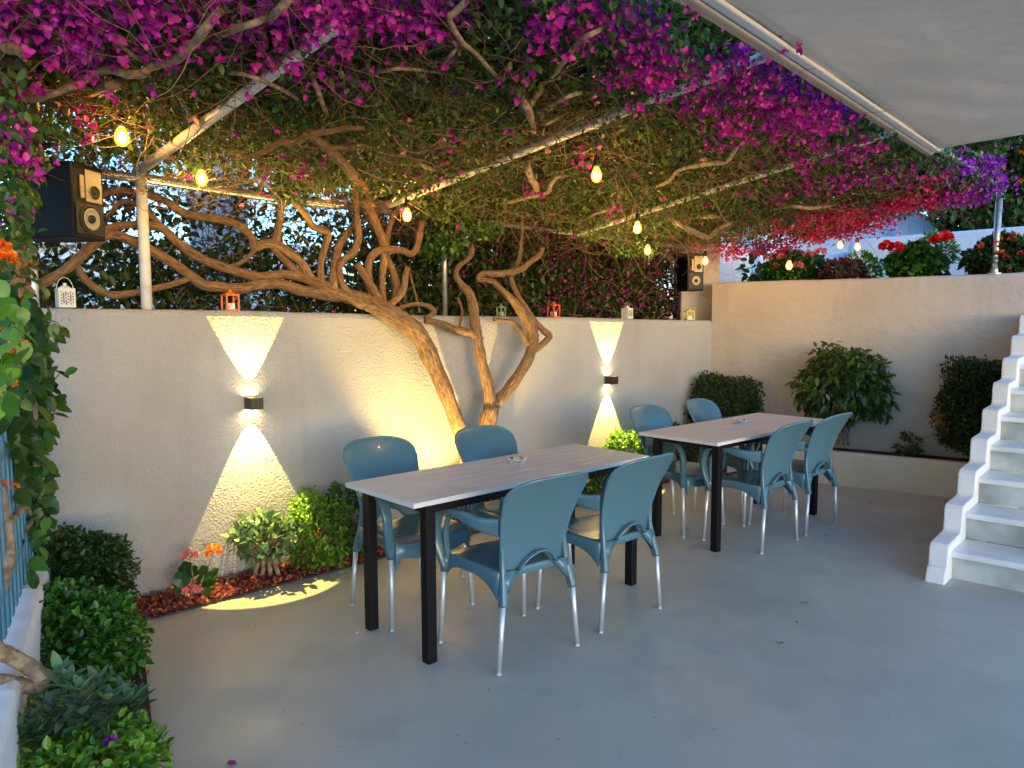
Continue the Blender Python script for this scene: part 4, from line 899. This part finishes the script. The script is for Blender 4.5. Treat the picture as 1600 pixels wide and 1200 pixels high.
def make_chair(pm, label):
    """front is -Y, back is +Y; plastic shell on four aluminium legs"""
    e = empty('armchair', (0, 0, 0), label=label, cat='chair', group='blue plastic armchairs round the tables')
    # --- back: wide rounded fan, narrower waist, arched cut-out at the bottom
    def bw(z): t = min(max((z - .45) / .42, 0), 1); return .176 + .072 * t ** 1.3
    def by(x, z): return .185 + .03 * ((z - .4) / .45) + .155 * max(0, (z - .42) / .45) ** 2.3 - .80 * x * x * (0.8 + .5 * (z - .4))
    nu, nv = 28, 26; v = []
    def ztop(u): return .765 + .105 * (1 - abs(u) ** 3.2) ** (1 / 2.1)
    def zlow(u): 
        au = abs(u); return .432 + (.070 * math.cos(au / .55 * math.pi / 2) ** .7 if au < .55 else 0)
    edge = []
    for i in range(nu + 1):
        u = -1 + 2 * i / nu; u = math.sin(u * math.pi / 2) * .5 + u * .5
        for j in range(nv + 1):
            z = zlow(u) + (ztop(u) - zlow(u)) * j / nv; x = u * bw(z); v.append((x, by(x, z), z))
    f = [(i * (nv + 1) + j, i * (nv + 1) + j + 1, (i + 1) * (nv + 1) + j + 1, (i + 1) * (nv + 1) + j) for i in range(nu) for j in range(nv)]
    bo = solid(obj('backrest', v, f, pm, e, True, world=False), .009)
    rim = [v[j] for j in range(0, nv + 1)] + [v[i * (nv + 1) + nv] for i in range(1, nu + 1)] + [v[nu * (nv + 1) + j] for j in range(nv - 1, -1, -1)]
    rm = MB().tube(rim, .0075, 8)
    low = [v[i * (nv + 1)] for i in range(nu + 1)]
    rm.tube([(x, y + .004, z) for x, y, z in low], .0065, 8)
    # arched lip standing off the back above the cut-out
    lip = [(u * .176, .196 + .022 * math.cos(u / .6 * math.pi / 2), .428 + .078 * max(0, math.cos(u / .62 * math.pi / 2)) ** .7) for u in np.linspace(-.6, .6, 19)]
    vv, ff = ribbon(lip, [.040] * 19, [.010] * 19, (0, 1, .2)); rm.add(vv, ff)
    # rear sleeves flowing from the back down to the legs
    for s in (-1, 1):
        P = spline([(s * .178, .175, .60), (s * .180, .178, .50), (s * .185, .188, .42), (s * .196, .205, .34), (s * .203, .213, .295)], 4)
        vv, ff = ribbon(P, np.linspace(.018, .040, len(P)), np.linspace(.02, .036, len(P)), (0, 1, 0)); rm.add(vv, ff)
        g = [(s * .185, .190, .436), (s * .150, .190, .438), (s * .10, .190, .438), (s * .118, .192, .412), (s * .150, .196, .375), (s * .196, .206, .320)]
        m_ = MB().prism(g, -.012, .012, (0, 1, 0)); rm.add(m_.v, m_.f)
    ro = rm.build('back_rim', pm, e, True, world=False)
    # --- seat: dished pan with rolled front edge and skirt
    ns = 22; v = []; rad = []
    for i in range(ns + 1):
        for j in range(ns + 1):
            a, b = -1 + 2 * i / ns, -1 + 2 * j / ns
            x = a * .222 * (1 - .10 * max(0, b)); y = b * .195 - .022 - .025 * (1 - a * a) * (b < 0) * abs(b)
            z = .442 - .014 * (1 - a * a) * (1 - b * b) - .02 * max(0, -b - .6) / .4 - .012 * (b > .2) * (b - .2); v.append((x, y, z))
    f = [(i * (ns + 1) + j, i * (ns + 1) + j + 1, (i + 1) * (ns + 1) + j + 1, (i + 1) * (ns + 1) + j) for i in range(ns) for j in range(ns)]
    border = [(i, 0) for i in range(ns + 1)] + [(ns, j) for j in range(1, ns + 1)] + [(i, ns) for i in range(ns - 1, -1, -1)] + [(0, j) for j in range(ns - 1, 0, -1)]
    top = [i * (ns + 1) + j for i, j in border]; nb = len(top); ring0 = len(v)
    for k, drop in enumerate((.3, 1.0)):
        for (i, j), t in zip(border, top):
            a, b = -1 + 2 * i / ns, -1 + 2 * j / ns; x, y, z = v[t]
            if abs(a) > .99: dep = .045 + .075 * abs(b) ** 3          # side skirt: deep at the legs, arched between
            elif b < 0: dep = .052 + .03 * (1 - a * a) - .0           # front apron bows down
            else: dep = .03
            v.append((x * 1.015, y * 1.012 - (.006 if b < -.99 else 0), z - dep * drop))
    for k in range(2):
        A = top if k == 0 else list(range(ring0, ring0 + nb)); Bq = list(range(ring0 + k * nb, ring0 + (k + 1) * nb))
        f += [(A[i], A[(i + 1) % nb], Bq[(i + 1) % nb], Bq[i]) for i in range(nb)]
    so = solid(obj('seat', v, f, pm, e, True, world=False), .007, -1)
    # --- arms: from the back forward, over and down to the front leg
    for s in (-1, 1):
        P = spline([(s * .190, .175, .635), (s * .232, .09, .640), (s * .258, -.02, .662), (s * .268, -.12, .668), (s * .272, -.185, .640), (s * .272, -.215, .575), (s * .266, -.215, .50), (s * .252, -.200, .43), (s * .240, -.190, .375)], 5)
        n = len(P); t = np.linspace(0, 1, n)
        wd_ = np.interp(t, [0, .12, .35, .5, .62, .8, 1], [.022, .034, .050, .054, .052, .050, .040]); th = np.interp(t, [0, .08, .3, .5, .7, 1], [.085, .070, .034, .022, .026, .036])
        vv, ff = ribbon(P, wd_, th, (s * 1., -.12, 0)); a_ = MB().add(vv, ff)
        P2 = spline([(s * .236, -.16, .625), (s * .240, -.178, .56), (s * .236, -.180, .48), (s * .226, -.175, .42)], 4)
        vv, ff = ribbon(P2, [.028] * len(P2), [.014] * len(P2), (s * 1., 0, 0)); a_.add(vv, ff)
        a_.tube([(s * .236, -.188, .44), (s * .240, -.196, .355)], [.024, .019], 12)
        a_.build('arm', pm, e, True, world=False)
    for s in (-1, 1):
        l = MB().tube([(s * .240, -.196, .40), (s * .256, -.216, .006)], .0125, 14); l.tube([(s * .256, -.216, .008), (s * .2562, -.2162, 0)], .0135, 14)
        l.build('leg', M_alu, e, True, world=False)
        l = MB().tube([(s * .203, .213, .31), (s * .232, .215, .006)], .0125, 14); l.tube([(s * .232, .215, .008), (s * .2322, .2152, 0)], .0135, 14)
        l.build('leg', M_alu, e, True, world=False)
    return e
A_lab = ['blue chair with its back to the camera at the near left of the near table', 'blue chair with its back to the camera at the right end of the near table', 'blue chair against the wall side of the near table, left one',
         'blue chair beside the tree trunk, wall side of the near table', 'blue chair at the left end of the far table, back to the camera', 'blue chair at the far right of the far table, before the ficus',
         'blue chair on the wall side of the far table, left one', 'blue chair on the wall side of the far table nearest the corner bush']
ch1 = make_chair(M_blue, A_lab[0])
Y0 = R(40)
spots = [(-.013, 3.373, R(38) + math.pi), (.466, 3.805, R(41) + math.pi), (-.555, 3.85, R(42)), (.015, 4.28, R(41)), (1.67, 5.02, R(41) + math.pi), (2.12, 5.42, R(41) + math.pi), (1.252, 5.40, R(42)), (1.79, 5.86, R(46))]
chairs = [ch1]
for i in range(1, 8): chairs.append(copy_tree(ch1))
for c_, (x, y, a), lab in zip(chairs, spots, A_lab):
    c_.location = (x, y, 0); c_.rotation_euler = (0, 0, a); c_['label'] = lab

# ashtrays
def ashtray(px, py, z, label, ash=False):
    p = G(px, py, z); e = empty('ashtray', p, label=label, cat='ashtray', group='glass ashtrays')
    MB().lathe([(0, .004), (.040, .004), (.044, .03), (.050, .032), (.052, .028), (.046, .0), (0, .0)], 24).build('bowl', M_glass, e, True, world=False)
    if ash: MB().lathe([(0, .012), (.02, .010), (.034, .0052), (.036, .0045)], 14).build('ash', M_dark, e, world=False)
ashtray(808, 724, .7505, 'round glass ashtray with ash on the near table', True); ashtray(1157, 662, .7505, 'round glass ashtray on the far table')

# ---------------------------------------------------------------- wall lamps
def wall_lamp(px, py, label, power):
    c = W(px, py, .06); e = empty('wall_lamp', c, YAW, label=label, cat='wall lamp', group='up and down wall lamps')
    # local x along wall (T), local -y out of the wall (N)
    t = .004; bx, by_, bz = .037, .045, .034
    b = MB().abox(-bx, bx, -by_, -by_ + t, -bz, bz).abox(-bx, bx, by_ - t + .006, by_ + .006, -bz, bz).abox(-bx, -bx + t, -by_ + t, by_, -bz, bz).abox(bx - t, bx, -by_ + t, by_, -bz, bz)
    b.build('housing', M_bronze, e, world=False)
    for sgn, nm in ((1, 'up'), (-1, 'down')):
        MB().lathe([(0, sgn * .012), (.022, sgn * .012), (.026, sgn * .016)], 16).build('lens', M_glow, e, world=False)
        ld = bpy.data.lights.new('lamp_beam', 'SPOT'); ld.energy = power; ld.color = (1, .73, .18); ld.spot_size = R(54); ld.spot_blend = .08; ld.shadow_soft_size = .004
        lo = bpy.data.objects.new('lamp_beam', ld); col.objects.link(lo); lo.parent = e; lo.location = (0, 0, sgn * .02)
        lo.rotation_euler = (math.pi, 0, 0) if sgn > 0 else (0, 0, 0)
wall_lamp(397, 630, 'bronze up-and-down wall lamp left of the tree', 26)
wall_lamp(956, 594, 'bronze up-and-down wall lamp right of the tree', 26)
# garden uplight at the foot of the tree
gl = W(716, 792, .46); gl[2] = .03
ge = empty('garden_spotlight', gl, label='small garden spotlight in the bed at the foot of the tree', cat='spotlight')
MB().lathe([(.0, .0), (.03, .0), (.035, .05), (.032, .052), (.028, .03), (0, .028)], 16).build('housing', M_bronze, ge, world=False)
MB().lathe([(0, .034), (.027, .034)], 16).build('lens', M_glow, ge, world=False)
ld = bpy.data.lights.new('spot_beam', 'SPOT'); ld.energy = 40; ld.color = (1, .66, .17); ld.spot_size = R(95); ld.spot_blend = .5; ld.shadow_soft_size = .012
lo = bpy.data.objects.new('spot_beam', ld); col.objects.link(lo); lo.parent = ge; lo.location = (0, 0, .056)
aim = Vector(tuple(W(735, 500, .25) - gl)); lo.rotation_euler = aim.to_track_quat('-Z', 'Y').to_euler()

# ---------------------------------------------------------------- string lights
BL = [(190, 212, 3.2, 26), (315, 277, 3.85, 20), (636, 335, 4.7, 20), (932, 272, 4.1, 18), (996, 355, 5.2, 16), (1012, 390, 6.1, 14), (1102, 407, 7.3, 10), (1233, 414, 6.75, 10), (1313, 382, 8.0, 6), (1340, 385, 8.1, 8)]
Bl = ['large glowing bulb hanging at the far left', 'glowing bulb hanging beside the first pergola post', 'glowing bulb hanging above the left limbs of the tree', 'glowing bulb high in the middle of the vine', 'upper of two close bulbs right of the tree',
      'lower of two close bulbs right of the tree', 'bulb beside the small speaker on the pillar', 'bulb in front of the pink geraniums on the wall', 'left bulb of the pair before the terrace wall', 'right bulb of the pair before the terrace wall']
proto = None
for (px, py, Y, dl), lab in zip(BL, Bl):
    p = at(px, py, Y)
    if proto is None:
        e = proto = empty('hanging_bulb', p, label=lab, cat='light bulb', group='bulbs of the string lights')
        MB().lathe([(.0, -.046), (.014, -.043), (.025, -.030), (.0295, -.012), (.028, .004), (.020, .022), (.0125, .036), (.0125, .040)], 18).build('glass', M_env, e, True, world=False)
        MB().sphere((0, 0, -.008), .017, 12, 8, (1, 1, 1.35)).build('filament', M_bulbglow, e, True, world=False)
        MB().lathe([(0, .036), (.016, .036), (.017, .055), (.015, .085), (.006, .095), (.0, .096)], 12).build('socket', M_rub, e, True, world=False)
        MB().tube([(0, 0, .09), (.002, .001, .16), (0, 0, .26)], .0025, 6).build('drop_cord', M_cable, e, world=False)
    else:
        e = copy_tree(proto); e.location = tuple(p); e['label'] = lab
cab = []
for i, seg in enumerate([[(-30, 120, 3.0), (100, 112, 3.1), (190, 130, 3.2), (240, 190, 3.5), (315, 215, 3.85)], [(315, 215, 3.85), (400, 240, 4.0), (480, 256, 4.2), (560, 268, 4.4), (650, 272, 4.4), (740, 262, 4.3), (830, 242, 4.2), (932, 210, 4.1), (1000, 180, 4.1)], [(932, 210, 4.1), (960, 260, 4.5), (990, 310, 5.1), (1005, 350, 6.0), (1090, 380, 7.2)], [(1090, 380, 7.2), (1150, 378, 7.0), (1233, 382, 6.75), (1290, 368, 7.6), (1330, 362, 8.05), (1370, 350, 8.2)]]):
    cab.append(seg)
cm = MB()
for seg in cab: cm.tube(spline([at(*q) for q in seg], 6), .0032, 6)
cm.build('light_cable', M_cable, label='thin black cable of the string lights sagging under the vine', cat='cable')

# ---------------------------------------------------------------- speakers
def speaker(c, yaw, w_, d_, h_, label, tilt=0., pole=None):
    e = empty('loudspeaker', c, yaw, label=label, cat='speaker', group='black wall speakers')
    # front is local -y
    bevel(MB().abox(-w_ / 2, w_ / 2, -d_ / 2, d_ / 2, 0, h_).build('cabinet', M_spk, e, world=False), .008)
    y = -d_ / 2
    def disc(cx, cz, r, m, nm, y0, dep):
        v = []; f = []; k = 24; prof = [(r, 0), (r * .86, -.004), (r * .8, .0), (r * .3, dep), (r * .28, dep - .006), (0, dep - .012)]
        for rr, o in prof:
            for j in range(k):
                a = 2 * math.pi * j / k; v.append((cx + rr * math.cos(a), y0 + o, cz + rr * math.sin(a)))
        for i in range(len(prof) - 1):
            for j in range(k): f.append((i * k + j, i * k + (j + 1) % k, (i + 1) * k + (j + 1) % k, (i + 1) * k + j))
        return obj(nm, v, f, m, e, True, world=False)
    bevel(MB().abox(-w_ * .10, w_ * .40, y - .006, y - .0005, h_ * .50, h_ * .93).build('tweeter_plate', M_spkp, e, world=False), .003)
    MB().abox(-w_ * .26, -w_ * .15, y - .006, y - .0005, h_ * .54, h_ * .84).build('port', M_spkp, e, world=False)
    bevel(MB().abox(-w_ * .42, w_ * .42, y - .005, y - .0005, h_ * .06, h_ * .47).build('woofer_plate', M_rub, e, world=False), .006)
    disc(w_ * .16, h_ * .64, w_ * .15, M_rub, 'tweeter', y - .010, .004)
    disc(0, h_ * .27, w_ * .33, M_rub, 'surround', y - .008, .003); disc(0, h_ * .27, w_ * .25, M_cone, 'woofer', y - .013, .008)
    disc(0, h_ * .27, w_ * .09, M_rub, 'dust_cap', y - .017, .001)
    e.rotation_euler = (R(tilt), R(0), yaw); return e
c = at(95, 372, 3.42); speaker((c[0], c[1], c[2] - .01), R(80), .20, .31, .335, 'large black speaker seen from its dark side at the upper left', 0)
sp_ = W(55, 480, -.08); e = empty('speaker_stand', (sp_[0], sp_[1], 1.56), label='chrome pole under the upper left speaker', cat='stand')
MB().tube([(sp_[0], sp_[1], 1.50), (sp_[0], sp_[1], 1.90)], .02, 12).build('pole', M_alu, e, True); MB().lathe([(.021, 0), (.026, .004), (.026, .03), (.021, .034)], 12, (sp_[0], sp_[1], 1.82)).build('collar', M_steel, e, True)
c = at(1078, 455, 7.75); speaker((c[0], c[1], c[2]), R(17), .19, .22, .385, 'small black speaker mounted on the cream pillar', 0)
# ---------------------------------------------------------------- lanterns on the wall top
def lantern(px, w_, h_, m, label, pierced=False, handle=True, yaw=YAW):
    s = 0.; p = W(px, 480, -.07); s = float((CORNER - p) @ T); z = wall_top(s) + .002
    e = empty('lantern', (p[0], p[1], z), yaw, label=label, cat='lantern', group='little lanterns on the wall top')
    h = w_ / 2; b = MB().abox(-h, h, -h, h, 0, .008).abox(-h, h, -h, h, h_ - .01, h_)
    for sx in (-1, 1):
        for sy in (-1, 1): b.abox(sx * h - .010 * (sx > 0), sx * h + .010 * (sx < 0), sy * h - .006 * (sy > 0), sy * h + .006 * (sy < 0), .008, h_ - .01)
    b.build('frame', m, e, world=False)
    if pierced:
        pn_ = MB()
        for sy in (-1, 1): pn_.abox(-h + .006, h - .006, sy * h - .002 * sy, sy * (h - .004), .008, h_ - .01)
        pn_.abox(-h + .001, -h + .004, -h + .006, h - .006, .008, h_ - .01).abox(h - .004, h - .001, -h + .006, h - .006, .008, h_ - .01)
        pn_.build('panel', m, e, world=False); dm = MB()
        for i in range(6):
            for j in range(9):
                r_ = math.hypot((i - 2.5) / 2.5, (j - 4) / 4)
                if (i + j) % 2 == 0 or .55 < r_ < .8: dm.box((-h + .012 + (w_ - .024) * i / 5, -h - .0004, .018 + (h_ - .038) * j / 8), (unit(np.array([1, 0, 1.])), (0, 1, 0), unit(np.array([-1, 0, 1.]))), (.0028, .0006, .0028))
        dm.build('pierced_pattern', M_dark, e, world=False)
    else:
        MB().abox(-h * .5, h * .5, -h * .5, h * .5, .009, h_ * .45).build('candle', M_lw, e, world=False)
        cr_ = MB().box((0, -h + .003, h_ / 2), (unit(np.array([w_, 0, h_])), (0, 1, 0), unit(np.array([-h_, 0, w_]))), (math.hypot(w_, h_) / 2 - .012, .0015, .0018)); cr_.build('bar', m, e, world=False)
    MB().lathe([(.8 * h, h_), (.45 * h, h_ + .012), (.25 * h, h_ + .014), (.22 * h, h_ + .026), (0, h_ + .027)], 12).build('cap', m, e, world=False)
    if handle:
        P = [(math.cos(a) * w_ * .5, 0, h_ * .9 + math.sin(a) * w_ * .85) for a in np.linspace(0, math.pi, 14)]
        MB().tube(P, .0016, 5).build('handle', M_alu, e, world=False)
lantern(103, .076, .098, M_lw, 'white metal lantern with pierced pattern at the left end of the wall', True)
lantern(360, .080, .098, M_lo, 'orange lantern on the wall top left of the tree', handle=False)
lantern(783, .055, .075, M_lg, 'small pale green lantern behind the tree trunks', handle=False)
lantern(865, .080, .105, M_lr, 'red-orange lantern on the wall top right of the tree', handle=False)
lantern(980, .078, .098, M_lw, 'plain white lantern above the second wall lamp', True)
lantern(1077, .085, .095, M_ly, 'yellow lantern at the foot of the cream pillar', handle=False, yaw=R(10))

# ---------------------------------------------------------------- bits on the floor
for i, (px, py, m, s_, lab) in enumerate([(354, 1192, M_mag, .035, 'magenta petals lying on the floor at the bottom edge'), (1218, 1006, M_brown, .022, 'dark curled leaf on the open floor right of the chairs'), (1257, 942, M_brown, .022, 'small dark leaf on the floor toward the stairs'),
                                 (1243, 972, M_dark, .012, 'tiny dark crumb on the floor between two leaves'), (1358, 786, M_brown, .022, 'dark leaf on the floor before the planter'), (1478, 783, M_brown, .022, 'dark leaf at the planter foot beside the stairs'),
                                 (1495, 788, M_brown, .018, 'smaller leaf touching the stair side'), (556, 988, M_lw, .018, 'pale petal on the floor left of the near table leg'), (735, 952, M_brown, .02, 'dark leaf under the near table'), (1076, 826, M_brown, .022, 'dark leaf under the far table'),
                                 (1291, 835, M_brown, .018, 'dark leaf behind the last chair leg'), (232, 1050, M_brown, .018, 'small brown leaf at the edge of the left bed')]):
    p = G(px, py, .006); k = 3 if i == 0 else 2
    v, f = leaf_mesh(np.repeat(p[None], k, 0), unit(rdir(k) * [1, 1, .15]), np.repeat(Z3[None], k, 0), np.full(k, s_ * 1.2), .6, .3, .0)
    obj('fallen_leaf' if i else 'fallen_petals', v, f, m, label=lab, cat='leaf' if i else 'petals', group='leaves and petals dropped on the floor')
